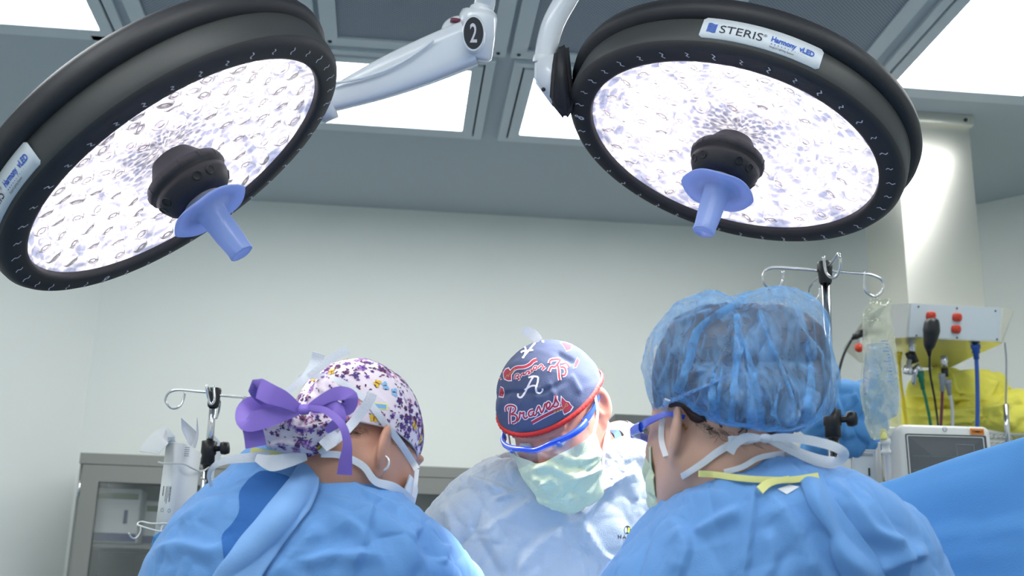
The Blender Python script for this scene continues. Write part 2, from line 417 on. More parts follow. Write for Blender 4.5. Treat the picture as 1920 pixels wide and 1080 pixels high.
class Sdf:
    def __init__(s, lo, hi, h):
        s.lo = np.asarray(lo, float); s.h = h; s.n = np.ceil((np.asarray(hi)-s.lo)/h).astype(int)+1
        s.f = np.full(tuple(s.n), .2, np.float32)
    def _win(s, lo, hi):
        a = np.clip(np.floor((lo-s.lo)/s.h).astype(int), 0, s.n); b = np.clip(np.ceil((hi-s.lo)/s.h).astype(int)+1, 0, s.n)
        if (b <= a).any(): return None, None
        g = np.meshgrid(*[s.lo[i]+np.arange(a[i], b[i])*s.h for i in range(3)], indexing='ij')
        return tuple(slice(a[i], b[i]) for i in range(3)), np.stack(g, -1)
    def _put(s, w_, d, k, op):
        o = s.f[w_]
        if op == 'u': hh = np.clip(.5+.5*(o-d)/k, 0, 1); s.f[w_] = o*(1-hh)+d*hh-k*hh*(1-hh)
        else: hh = np.clip(.5-.5*(o+d)/k, 0, 1); s.f[w_] = o*(1-hh)-d*hh+k*hh*(1-hh)
    def cap(s, a, b, ra, rb, k=.02, op='u'):
        a = np.asarray(a, float); b = np.asarray(b, float); R_ = max(ra, rb)+k+.01
        w_, G = s._win(np.minimum(a, b)-R_, np.maximum(a, b)+R_)
        if w_ is None: return s
        t = np.clip(((G-a)@(b-a))/((b-a)@(b-a)+1e-9), 0, 1)
        s._put(w_, np.linalg.norm(G-a-t[..., None]*(b-a), axis=-1)-(ra+(rb-ra)*t), k, op); return s
    def ell(s, c, rad, R=None, k=.02, op='u'):
        c = np.asarray(c, float); rad = np.asarray(rad, float); R_ = rad.max()+k+.01
        w_, G = s._win(c-R_, c+R_)
        if w_ is None: return s
        q = G-c
        if R is not None: q = q@np.asarray(R)
        k0 = np.linalg.norm(q/rad, axis=-1); k1 = np.linalg.norm(q/rad**2, axis=-1)
        s._put(w_, k0*(k0-1)/(k1+1e-9), k, op); return s
    def mesh(s): return surfnet(s.f, s.lo, s.h)
class Head:
    """head frame: x = person's right, y = forward, z = crown"""
    def __init__(s, C, fwd, up):
        s.C = np.asarray(C, float); y = nrm(fwd); x = nrm(np.cross(y, up)); z = np.cross(x, y); s.R = np.stack([x, y, z], 1)
    def p(s, x, y, z): return s.C+s.R@V(x, y, z)
    def v(s, x, y, z): return s.R@V(x, y, z)
def head_sdf(H, neck_to, male=False, ear_r=True, ear_l=True, ez=0):
    P = H.p; S = Sdf(H.C-.2, H.C+.2, .0027)
    S.ell(P(0, -.012, .03), (.075, .094, .082), H.R, .01)
    S.ell(P(0, .022, -.02), (.064, .068, .085), H.R, .03)
    S.ell(P(0, .036, -.062), (.05, .048, .052), H.R, .03)                      # jaw
    S.ell(P(0, .073, -.1), (.022, .016, .018), H.R, .025)                      # chin
    for sg in (-1, 1):
        S.ell(P(.036*sg, .062, -.022), (.022, .02, .02), H.R, .02)             # cheek bones
        S.cap(P(.058*sg, -.005, -.045), P(.03*sg, .06, -.1), .02, .014, .03)   # jaw line
        S.ell(P(.031*sg, .092, .0), (.019, .012, .012), H.R, .012, 'd')        # eye sockets
        S.ell(P(.031*sg, .077, -.001), (.0135, .0125, .0125), H.R, .004)       # lids over the eyeballs
        S.cap(P(.014*sg, .092, .017), P(.045*sg, .08, .02), .007, .005, .012)  # brow
        S.ell(P(.011*sg, .098, -.04), (.008, .009, .007), H.R, .006)           # nostril wing
    S.cap(P(0, .089, .008), P(0, .111, -.036), .008, .0095, .012)
    S.cap(P(-.02, .086, -.068), P(.02, .086, -.068), .006, .006, .01)          # lips
    S.cap(P(-.016, .084, -.077), P(.016, .084, -.077), .007, .007, .008)
    S.cap(P(-.024, .096, -.0725), P(.024, .096, -.0725), .002, .002, .003, 'd')
    nb = P(0, -.03, -.06)
    S.cap(nb, neck_to, .054 if not male else .06, .062 if not male else .068, .035)
    for sg, on in ((1, ear_r), (-1, ear_l)):
        if not on: continue
        tilt = Matrix.Rotation(math.radians(12), 3, 'X'); flare = Matrix.Rotation(math.radians(36*sg), 3, 'Z')
        RR = H.R@np.array(tilt.to_3x3())@np.array(flare.to_3x3())
        c = P(.0835*sg, -.016, -.004+ez)
        S.ell(c, (.0078, .0195, .032), RR, .007)
        S.ell(c+RR@V(.009*sg, .002, .004), (.0075, .0115, .02), RR, .004, 'd')
        S.ell(P(.0775*sg, -.004, -.033+ez), (.006, .009, .012), RR, .006)
    return S
def body_parts(hd, neck_to, chest, hips, feet, sh_l, sh_r, el_l, el_r, wr_l, wr_r, skin, male=False, ez=0):
    """one person: fine head + coarser trunk and limbs, joined in one mesh"""
    mb = MB(); P, F = head_sdf(hd, neck_to, male, ez=ez).mesh(); mb.add(P, F, skin)
    lo = np.min([hips, chest, neck_to, sh_l, sh_r, el_l, el_r, wr_l, wr_r]+list(feet), 0)-.2; hi = np.max([hips, chest, neck_to, sh_l, sh_r, el_l, el_r, wr_l, wr_r], 0)+.2
    lo[2] = -.0
    S = Sdf(lo, hi, .010)
    S.cap(neck_to, chest, .05, .085, .05); S.cap(sh_l, sh_r, .045, .045, .05); S.cap(chest, hips, .10, .10, .06)
    side = nrm((sh_r-sh_l)*V(1, 1, 0))
    for sg, sh, el, wr in ((-1, sh_l, el_l, wr_l), (1, sh_r, el_r, wr_r)):
        S.cap(sh, el, .046, .038, .03); S.cap(el, wr, .038, .026, .02)
    for sg, ft in zip((-1, 1), feet):
        hp = hips+side*.08*sg-V(0, 0, .05); kn = (hp+ft)/2+V(0, 0, .02)
        S.cap(hp, kn, .075, .052, .04); S.cap(kn, ft+V(0, 0, .08), .05, .036, .02)
    P, F = S.mesh(); mb.add(P, F, skin)
    return mb
def hand_mesh(mb, wr, d, up, m):
    """a relaxed gloved hand: palm, four bent fingers and a thumb"""
    d = nrm(d); s = nrm(np.cross(d, up)); up = np.cross(s, d); S = Sdf(wr-.13, wr+d*.1+.13, .0045)
    S.cap(wr-d*.03, wr+d*.02, .027, .027, .01)
    for i, L in enumerate((.068, .078, .072, .056)):
        b = wr+d*.02+s*(i-1.5)*.012; k = wr+d*(.095-abs(i-1.3)*.004)+s*(i-1.5)*.021
        S.cap(b, k, .014, .0105, .01); k2 = k+nrm(d-.35*up)*L*.5; k3 = k2+nrm(d-.9*up)*L*.45
        S.cap(k, k2, .0092, .0085, .003); S.cap(k2, k3, .0085, .007, .003)
    a = wr+d*.03-s*.024; b = a+nrm(d*.8-s*.8)*.04; c = b+nrm(d-.2*s-.4*up)*.032
    S.cap(a, b, .013, .011, .006); S.cap(b, c, .0105, .008, .004)
    P, F = S.mesh(); mb.add(P, F, m)
def loft(rings, nv=90, nu=160, e=.85, mat_=None):
    """rings: (L point, R point, b vector) -> smooth closed tube grid; also used as cloth"""
    A = np.array([np.concatenate([r[0], r[1], r[2]]) for r in rings]); t = smooth(A, nv)
    ang = np.linspace(0, 2*PI, nu, endpoint=False); c, s_ = np.cos(ang), np.sin(ang)
    c = np.sign(c)*np.abs(c)**e; s_ = np.sign(s_)*np.abs(s_)**e
    return np.array([(q[:3]+q[3:6])/2+np.outer(c, (q[3:6]-q[:3])/2)+np.outer(s_, q[6:9]) for q in t])
def inflate(outline, d, front, back, na=120, nr=30, ex=.5, c=None, dfun=None):
    """closed puffed volume whose outline seen along the view is given in pixels"""
    O = np.array(outline, float); O2 = smooth(np.vstack([O, O[:1]]), na+1)[:-1]; c = O2.mean(0) if c is None else np.array(c, float)
    G = []
    for sgn, th in ((-1, front), (1, back)):
        R_ = np.linspace(0, 1, nr) if sgn < 0 else np.linspace(1, 0, nr)[1:]
        for rho in R_:
            rr = math.sin(rho*PI/2); dep = th*(max(0, 1-rr**2))**ex
            G.append([at(*(c+(o-c)*rr), d+sgn*dep+(dfun(*(c+(o-c)*rr)) if dfun else 0)) for o in O2])
    return np.array(G)

# ------------------------------------------------------------------ the room
HC = 2.95; S_ = 1.161; YB = 4.303*S_
XL0, XR0 = -1.276, 1.89; XL, XR, YF = -2.3, 2.9, -2.2
def wallquad(name, a, b, t=.1):
    a = V(*a, 0); b = V(*b, 0); d = nrm(b-a); n = V(d[1], -d[0], 0)   # n points out of the room
    mb = MB(); q = [a, b, b+n*t, a+n*t]; top = [p+V(0, 0, HC+.02) for p in q]
    mb.add(q+top, [(0, 1, 5, 4), (1, 2, 6, 5), (2, 3, 7, 6), (3, 0, 4, 7), (4, 5, 6, 7), (3, 2, 1, 0)], M_WALL, True)
    return struct(mb.build(name))
CL = XL0-XL; CRR = XR-XR0
wallquad('wall_back', (XR0, YB), (XL0, YB)); wallquad('wall_back_left', (XL0, YB), (XL, YB-CL)); wallquad('wall_back_right', (XR, YB-CRR), (XR0, YB))
wallquad('wall_left', (XL, YB-CL), (XL, YF)); wallquad('wall_right', (XR, YF), (XR, YB-CRR)); wallquad('wall_front', (XL, YF), (XR, YF))
struct(MB().box((.3, 1.4, -.05), (5.6, 7.6, .1), M_FLOOR).build('floor'))
struct(MB().box((.3, 1.4, HC+.06), (5.6, 7.6, .12), M_CEIL).build('ceiling'))

def panel_light(x0, x1, y0, y1, label, group='ceiling light panels'):
    """recessed flat troffer: outer flange, gap, door frame, glowing lens"""
    t = thing('ceiling_light', label, 'ceiling light', ((x0+x1)/2, (y0+y1)/2, HC), group)
    def ring(mb, a, b, z0, z1, m):
        for (p0, p1, q0, q1) in ((x0-a, x1+a, y0-a, y0-b), (x0-a, x1+a, y1+b, y1+a), (x0-a, x0-b, y0-b, y1+b), (x1+b, x1+a, y0-b, y1+b)):
            mb.box(((p0+p1)/2, (q0+q1)/2, (z0+z1)/2), (abs(p1-p0), abs(q1-q0), z1-z0), m)
    mb = MB(); ring(mb, .075, .045, HC-.014, HC, M_FRAME); ring(mb, .045, .038, HC-.004, HC, M_FRAMED); mb.build('outer_flange', t)
    mb = MB(); ring(mb, .038, 0, HC-.018, HC, M_FRAME); mb.build('door_frame', t)
    mb = MB(); mb.box(((x0+x1)/2, (y0+y1)/2, HC-.006), (x1-x0, y1-y0, .01), M_PANEL); mb.build('diffuser', t)
    return t
k = S_
panel_light(-.95, .155*k, 3.078*k, 3.5*k, 'white ceiling light panel in far row, crossed by the numbered lamp arm')
panel_light(.337*k, 1.28*k, 3.078*k, 3.5*k, 'white ceiling light panel in far row, mostly behind the right surgical lamp')
panel_light(-1.27*k, -.85*k, 2.04*k, 2.99*k, 'white ceiling light panel at the upper left corner above the left lamp')
panel_light(1.35*k, 1.74*k, 2.04*k, 2.99*k, 'large white ceiling light panel at the upper right corner')
panel_light(-1.27*k, -.85*k, .3, 1.4, 'ceiling light panel overhead left, out of view nearer the camera')
panel_light(1.35*k, 1.74*k, .3, 1.4, 'ceiling light panel overhead right, out of view nearer the camera')
panel_light(-1.9, -.5, -.9, -.1, 'unseen ceiling light panel added behind the camera, left of two')  # unseen panels from here on, added to brighten the people's backs
panel_light(.5, 1.9, -.9, -.1, 'unseen ceiling light panel added behind the camera, right of two')
panel_light(-.45, .45, .2, .8, 'unseen ceiling light panel added straight above the camera')  # also added, more light from the camera side

# perforated diffuser panels
def perfmat():
    m = mat('perforated_panel', (128, 142, 164), .6); nt = m.node_tree; N = nt.nodes; L = nt.links; b = N['Principled BSDF']
    tc = N.new('ShaderNodeTexCoord'); mp = N.new('ShaderNodeMapping'); mp.inputs['Scale'].default_value = (110, 110, 110); mp.inputs['Rotation'].default_value = (0, 0, .785)
    L.new(tc.outputs['Object'], mp.inputs[0]); vo = N.new('ShaderNodeTexVoronoi'); vo.inputs['Randomness'].default_value = 0; vo.inputs['Scale'].default_value = 1; L.new(mp.outputs[0], vo.inputs['Vector'])
    vo.voronoi_dimensions = '2D'
    cr = N.new('ShaderNodeMapRange'); cr.inputs[1].default_value = .26; cr.inputs[2].default_value = .34; L.new(vo.outputs['Distance'], cr.inputs[0])
    mx = N.new('ShaderNodeMix'); mx.data_type = 'RGBA'; mx.inputs[6].default_value = (*lin((80, 88, 100)), 1); mx.inputs[7].default_value = (*lin((150, 160, 172)), 1)
    L.new(cr.outputs[0], mx.inputs[0]); L.new(mx.outputs[2], b.inputs['Base Color']); return m
M_PERF = perfmat()
def diffuser(x0, x1, y0, y1, label):
    t = thing('air_diffuser', label, 'air diffuser', ((x0+x1)/2, (y0+y1)/2, HC), 'perforated ceiling air diffusers')
    mb = MB(); g = .05
    for (p0, p1, q0, q1) in ((x0, x1, y0, y0+g), (x0, x1, y1-g, y1), (x0, x0+g, y0+g, y1-g), (x1-g, x1, y0+g, y1-g)):
        mb.box(((p0+p1)/2, (q0+q1)/2, HC-.007), (p1-p0, q1-q0, .014), M_FRAME)
    mb.build('frame', t)
    MB().box(((x0+x1)/2, (y0+y1)/2, HC-.004), (x1-x0-2*g, y1-y0-2*g, .006), M_PERF).build('perforated_panel', t)
    for (sx, sy) in ((x0+.025, y1-.025), (x1-.025, y1-.025), (x0+.025, y0+.025), (x1-.025, y0+.025)):
        MB().lathe([(.0, -.0045), (.005, -.004), (.007, 0), (0, 0)], M_BLACK, 12, C=(sx, sy, HC-.014)).build('screw', t)
bx = [-.765*k, -.265*k, .25*k, .765*k, 1.255*k]; nm = ['leftmost of the four', 'second from left, behind the numbered arm joint', 'third from left, above the right surgical lamp', 'rightmost, beside the big right light']
for i in range(4):
    diffuser(bx[i]+.008, bx[i+1]-.008, 2.0*k, 2.985*k, 'perforated grey ceiling air diffuser, '+nm[i])
    diffuser(bx[i]+.008, bx[i+1]-.008, 1.0*k, 1.985*k, 'perforated grey ceiling air diffuser overhead, near row, '+['first', 'second', 'third', 'fourth'][i]+' from left')

# ------------------------------------------------------------------ surgical lamps
def surgical_lamp(C, n, label, px_label, px_label_h, symbol_px, power, cone=36):
    C = np.array(C); n = nrm(n); A = -n                       # A points to the back of the lamp
    e1 = nrm(np.cross(A, [0, 1, 0])); e2 = np.cross(A, e1)
    t = thing('surgical_lamp', label, 'surgical lamp', C)
    def az(px, h):
        K = ray(*px); Ch = C+A*h; P = CAM+K*(((Ch-CAM)@A)/(K@A)); q = P-Ch; return math.atan2(q@e2, q@e1)
    def pt(r, a, h): return C+(e1*math.cos(a)+e2*math.sin(a))*r+A*h
    # housing: flat ring, rounded shoulder, side wall, back dome
    mb = MB()
    prof = [(.268, .012), (.268, .003), (.270, -.002), (.276, -.004), (.300, -.003), (.307, .001), (.3125, .008), (.3145, .018), (.3140, .035), (.3120, .052), (.3100, .056)]
    mb.lathe(prof, M_RUBBER, 144, C, A, mats=[M_RUBBER]*6+[M_RUBBER2]*4)
    nt_ = 40; s0 = az(symbol_px, 0)
    for i in range(1, nt_):
        a = s0+i*2*PI/nt_; zz = []
        big = 1 if (i % 2) else .8
        for q in np.linspace(-1, 1, 15): zz.append(((.2905+q*.0078*big), a+math.sin(q*PI*1.5)*.0062))
        rows = [[pt(r_, a_-.0048, -.0050), pt(r_, a_+.0048, -.0050)] for r_, a_ in zz]
        mb.grid(rows, M_MARK)
    for (ra, aa, rr) in ((.286, 0, .0045), (.295, .012, .003)):
        rows = []
        for q in np.linspace(0, 2*PI, 17): rows.append([pt(ra+math.cos(q)*rr*.5, s0+aa+math.sin(q)*rr*.5/ra, -.0047), pt(ra+math.cos(q)*rr*1.3, s0+aa+math.sin(q)*rr*1.3/ra, -.0047)])
        mb.grid(rows, M_MARK)
    hs = mb.build('housing', t, 'charcoal ring housing with small white wavy marks')
    mb = MB(); mb.lathe([(.3105, .054), (.318, .056), (.3265, .062), (.3275, .074), (.322, .090), (.29, .112), (.2, .135), (.08, .15), (0, .152)], M_RUBBER, 144, C, A, mats=[M_RUBBER]*5+[M_RUBBER2]*3)
    mb.build('back_shell', t)
    # name plate on the side wall
    a0, a1 = az(px_label[0], px_label_h), az(px_label[1], px_label_h)
    if a1-a0 > PI: a1 -= 2*PI
    if a0-a1 > PI: a1 += 2*PI
    r_ = .3150; h0, h1 = .014, .0535; al = np.linspace(a0, a1, 40)
    mb = MB(); prof_r = lambda h: .3158-.0*h
    rows = []
    for a in al:
        e = min(1, min(abs(a-a0), abs(a-a1))/.008); ins = (1-math.sqrt(max(0, 1-(1-e)**2)))*.004
        rows.append([pt(prof_r(0)-.002, a, h0+ins), pt(prof_r(0), a, h0+ins), pt(prof_r(0), a, (h0+h1)/2), pt(prof_r(0), a, h1-ins), pt(prof_r(0)-.002, a, h1-ins)])
    mb.grid(rows, M_LABEL)
    LW_ = abs(a1-a0)*r_; sg = 1 if a1 > a0 else -1
    def put(P, F, x, y, m, sy=1):     # x along from label's left edge, y up from its bottom
        Q = [pt(prof_r(0)+.0008, a0+sg*(x+p[0])/r_, h0+y+p[1]*sy) for p in P]; mb.add(Q, F, m, True)
    def putw(txt, size, x0, x1, y, m, bold=0):
        P, F = text2d(txt, size, bold); lo, hi = P[:, 0].min(), P[:, 0].max(); P[:, 0] = (P[:, 0]-lo)/(hi-lo)*(x1-x0)*LW_; put(P, F, LW_*x0, y, m)
    putw('STERIS', .0215, .155, .50, .0120, M_INKDARK); putw('®', .007, .505, .53, .022, M_INKDARK)
    putw('Harmony', .0135, .57, .775, .0180, M_INKBLUE, .0005); putw('vLED', .0135, .80, .93, .0180, M_INKBLUE, .0005)
    putw('Surgical Lighting System', .0056, .57, .77, .0055, M_INKDARK)
    for i in range(11):
        q = .0010-.00006*i; put([(-q, -q), (q, -q), (q, q), (-q, q)], [(0, 1, 2, 3)], LW_*(.58+.028*i), .0128, M_INKBLUE)
    for j in range(6):      # the little flag of waves
        y = .011+j*.0030; xs = np.linspace(LW_*.05, LW_*.05+.0155, 9); R2 = []
        for x in xs:
            yy = y+.0012*math.sin((x-xs[0])/.0155*2*PI); R2.append([pt(prof_r(0)+.0008, a0+sg*x/r_, h0+yy), pt(prof_r(0)+.0008, a0+sg*x/r_, h0+yy+.0021)])
        mb.grid(R2, M_INKBLUE)
    mb.build('name_plate', t, 'white name plate with dark and blue lettering')
    # reflector dish, lenses, cover
    lx, ly = e1, e2
    mb = MB(); rr = np.linspace(.0, .268, 14); PR = [(r_, .052-.042*(r_/.268)**3) for r_ in rr]
    mb.lathe([(x, h) for x, h in PR], M_GLOW, 96)
    o = mb.build('reflector', t, 'glowing silvery white reflector dish')
    for v_, c_ in zip(o.data.vertices, np.vstack(mb.v)): v_.co = Vector(c_)
    mm = Matrix.Identity(4)
    for i in range(3): mm[i][0] = e1[i]; mm[i][1] = e2[i]; mm[i][2] = A[i]
    o['_w'] = [0, 0, 0]; o.matrix_local = mm
    lens0 = None; tot = 0
    for ring, (R_, cnt) in enumerate(((.105, 10), (.140, 15), (.175, 19), (.208, 23), (.240, 27))):
        for i in range(cnt):
            a = 2*PI*i/cnt+ring*.37+random.uniform(-.03, .03)
            if lens0 is None:
                mb = MB(); q = .0165
                mb.lathe([(q, .012), (q*1.02, .008), (q*.97, .005), (q*.85, .0025), (q*.6, .0005), (q*.5, .0022), (q*.35, .001), (.0, -.0005)], M_LENS, 20)
                mb.lathe([(q, .012), (q*.45, .016), (0, .016)], M_GLOW, 12)
                mb.lathe([(.0052, .0145), (.0052, .0130), (0, .0128)], M_LED, 8)
                mb_v = np.vstack(mb.v); ob = mb.build('lens', t); lens0 = ob
                # rebuild vertices in object space: parent origin
                for v_, c_ in zip(ob.data.vertices, mb_v): v_.co = Vector(c_)
                o = ob
            else: o = lens0.copy(); COL.objects.link(o)
            ml = Matrix.Identity(4)
            for j in range(3): ml[j][0] = e1[j]; ml[j][1] = e2[j]; ml[j][2] = A[j]
            P_ = e1*math.cos(a)*R_+e2*math.sin(a)*R_+A*(.026-.03*(R_/.268)**4)
            ml = ml@Matrix.Rotation(random.uniform(0, 6.28), 4, 'Z')@Matrix.Rotation(random.uniform(-.35, .35), 4, 'X')@Matrix.Diagonal((random.uniform(.8, 1.15), random.uniform(.65, 1.0), random.uniform(.8, 1.3), 1))
            ml.translation = Vector(P_); o.parent = t; o.matrix_local = ml; tot += 1
    mb = MB(); mb.lathe([(.0, .0), (.1, .0), (.2, .001), (.267, .004)], M_COVER, 96, C, A); mb.build('glass_cover', t)
    # hub and sterile handle
    mb = MB(); B = n
    mb.lathe([(.035, -.03), (.052, -.004), (.066, .004), (.069, .012), (.068, .020), (.061, .024), (.064, .027), (.063, .036), (.056, .05), (.047, .058), (.036, .060), (.030, .058), (0, .058)], M_RUBBER, 72, C, B)
    for i in range(12):       # scalloped rim bumps
        a = i*PI/6; c_ = C+(e1*math.cos(a)+e2*math.sin(a))*.064+B*.013
        mb.lathe([(0, -.008), (.005, -.006), (.0058, 0), (.005, .006), (0, .008)], M_RUBBER, 10, c_, B)
    hub = mb.build('hub', t, 'black rubber hub with round buttons')
    for i in range(4):
        for dd in (-.21, .21):
            a = i*PI/2+.4+dd; rd = nrm((e1*math.cos(a)+e2*math.sin(a))*.8+B*.45); c_ = C+(e1*math.cos(a)+e2*math.sin(a))*.0595+B*.041
            MB().lathe([(.0085, -.004), (.0085, .0015), (.0072, .0028), (.0055, .0012), (0, .0022)], M_BLACK, 20, c_, rd).build('button', hub)
    mb = MB(); mb.lathe([(.030, .055), (.031, .070), (.030, .078), (.0, .079)], M_SILVER, 40, C, B); mb.lathe([(.0335, .060), (.0335, .066), (.03, .067)], M_GREYP, 40, C, B)
    mb.build('handle_collar', t)
    mb = MB(); seg = 80; rows = []
    prof = [(.024, .074), (.040, .073), (.056, .074), (.066, .079), (.0675, .0815), (.066, .083), (.056, .079), (.040, .0785), (.0245, .083), (.0225, .098), (.0212, .13), (.0198, .158), (.0195, .168), (.0180, .1705), (.0172, .1675), (0, .166)]
    for r_, h in prof:
        row = []
        for j in range(seg):
            a = 2*PI*j/seg; w_ = .0016*math.sin(a*5+1)*(r_/.067)**2 if .03 < r_ else .0006*math.sin(a*4+h*160)+.0004*math.sin(a*9-h*90)
            row.append(C+(e1*math.cos(a)+e2*math.sin(a))*(r_+(w_ if r_ < .03 and r_ > .005 else 0))+B*(h+(w_ if r_ > .03 else 0)))
        rows.append(row)
    mb.grid(rows, M_HANDLE, wrap=True); mb.build('sterile_handle', t, 'translucent blue sterile handle cover with round flange')
    for i in range(6):        # the lamp's own light
        a = i*PI/3+.2; ld = bpy.data.lights.new('lamp_beam', 'SPOT'); ld.energy = power; ld.shadow_soft_size = .028; ld.spot_size = math.radians(cone); ld.spot_blend = .5; ld.color = (1, .97, .96)
        lo = bpy.data.objects.new('lamp_beam', ld); COL.objects.link(lo); p0 = pt(.17, a, -.035); fc = C+n*1.0
        z = nrm(p0-fc); x = nrm(np.cross([0, 1, 0], z)); y = np.cross(z, x); ml = Matrix.Identity(4)
        for j in range(3): ml[j][0] = x[j]; ml[j][1] = y[j]; ml[j][2] = z[j]; ml[j][3] = (p0-C)[j]
        lo.parent = t; lo.matrix_local = ml
    return t
CRL, NRL = V(.581, 1.993, 2.014), V(-.328, -.077, -.942)
CLL, NLL = V(-.369, 1.854, 1.859), V(.636, .016, -.772)
surgical_lamp(CRL, NRL, 'round surgical lamp on the right, glowing, name plate facing the viewer', ((1320, 66), (1534, 119)), .034, (1069, 212), SPOTW, 44)
surgical_lamp(CLL, NLL, 'round surgical lamp on the left, tilted toward the right, cut by frame edge', ((-46, 435), (63, 283)), .034, (195, 521), SPOTW*.4)

# arms
def lamp_arm():
    t = thing('lamp_arm', 'white spring arm with a dark oval numbered 2, behind the left surgical lamp', 'lamp arm', at(895, 60, 2.28))
    mb = MB(); A0 = at(600, 197, 2.3); A1 = at(880, 82, 2.3); dv = A1-A0; sd = nrm(np.cross(dv, CF)); rows = []
    for q in np.linspace(0, 1, 24):
        c = A0+dv*q; hw = .018+.026*q+.008*math.sin(PI*q); hd = .022+.014*q; row = []
        for j in range(24):
            a = 2*PI*j/24; ca, sa = math.cos(a), math.sin(a); row.append(c+sd*hw*np.sign(ca)*abs(ca)**.6-CF*hd*np.sign(sa)*abs(sa)**.6)
        rows.append(row)
    mb.grid(rows, M_ARM, wrap=True); mb.f.append(tuple(range(24))); mb.m.append(0); mb.flat.append(True)
    ar = mb.build('arm_shell', t)
    mb = MB(); P = [A0+dv*q+sd*(-.0 if 0 else (.034+.012*q-.055*math.sin(PI*q)*.6))*1-CF*(.03+.012*q) for q in np.linspace(.12, .8, 20)]
    mb.tube(P, .0028, M_ARM, 8); mb.build('shell_seam', ar)
    # joint block with the oval badge
    mb = MB(); c = at(884, 70, 2.3); up = nrm(at(905, 10, 2.3)-at(893, 90, 2.3))
    mb.lathe([(0, -.052), (.03, -.052), (.0365, -.046), (.0375, .03), (.034, .04), (.0, .041)], M_ARM, 40, at(893, 62, 2.3), up)
    mb.lathe([(0, -.03), (.03, -.028), (.036, -.02), (.036, .02), (.03, .028), (0, .03)], M_ARM, 36, at(862, 70, 2.31), nrm(up*.3-CF))
    mb.lathe([(0, .0), (.012, .0), (.012, .008), (0, .009)], M_HOSEP, 20, at(855, 44, 2.29), up)
    jb = mb.build('joint_housing', t)
    mb = MB(); bc = at(888, 63, 2.245); ex = nrm(CR*.62-CF*.0+CR*0); ey = nrm(CU+CR*-.02); nn = np.cross(ex, ey)
    rows = []
    for r0, r1 in ((0, 1.0),):
        pass
    def disc(rx, ry, off, m, off2=None):
        mb.add([bc+nn*off]+[bc+nn*off+CR*rx*math.cos(a)+CU*ry*math.sin(a) for a in np.linspace(0, 2*PI, 41)[:-1]], [(0, i+1, (i+1) % 40+1) for i in range(40)], m)
    mb.lathe([(1, 0)]+[(1, 0)], M_ARM, 4) if 0 else None
    R3 = []
    for h, s1 in ((-.03, 1.18), (.002, 1.18), (.004, 1.08)):
        R3.append([bc+nn*h+CR*.0185*s1*math.cos(a)+CU*.030*s1*math.sin(a) for a in np.linspace(0, 2*PI, 41)[:-1]])
    mb.grid(R3, M_ARM, wrap=True)
    disc(.0185*1.1, .030*1.1, .0042, M_ARM); disc(.0185, .030, .0052, M_INKDARK)
    P, F = text2d('2', .046, .0006); cx_ = (P[:, 0].min()+P[:, 0].max())/2; cy_ = (P[:, 1].min()+P[:, 1].max())/2
    mb.add([bc+nn*.0064+CR*(p[0]-cx_)*.62+CU*((p[1]-cy_)*1.1) for p in P], F, M_MARK)
    mb.build('number_badge', jb, 'dark oval badge with white numeral 2')
    mb = MB(); top = at(905, 20, 2.3); P = smooth([at(898, 40, 2.3), at(908, 10, 2.3), at(925, -40, 2.3), V(.25, 2.2, 2.5), V(.25, 2.2, HC-.05)], 30)
    mb.tube(P, .0205, M_ARM, 28); mb.lathe([(.024, -.012), (.0255, -.008), (.0255, .008), (.024, .012)], M_ARM, 32, at(902, 28, 2.3), nrm(P[3]-P[0])); mb.build('upper_tube', t)
    mb = MB(); mb.tube(smooth([A0+dv*.03, A0-dv*.1+CF*.02, CLL-nrm(NLL)*.16+V(.05, 0, 0), CLL-nrm(NLL)*.14], 20), .024, M_ARM, 20)
    mb.lathe([(.0, 0), (.035, 0), (.035, .03), (.0, .035)], M_ARM, 28, A0-dv*.02-.0*CF, nrm(dv)); mb.build('yoke', t)
    mb = MB(); mb.lathe([(0, 0), (.1, 0), (.12, -.03), (.1, -.05), (.04, -.06), (0, -.06)], M_ARM, 48, (.25, 2.2, HC), None); mb.build('ceiling_mount', t)
lamp_arm()
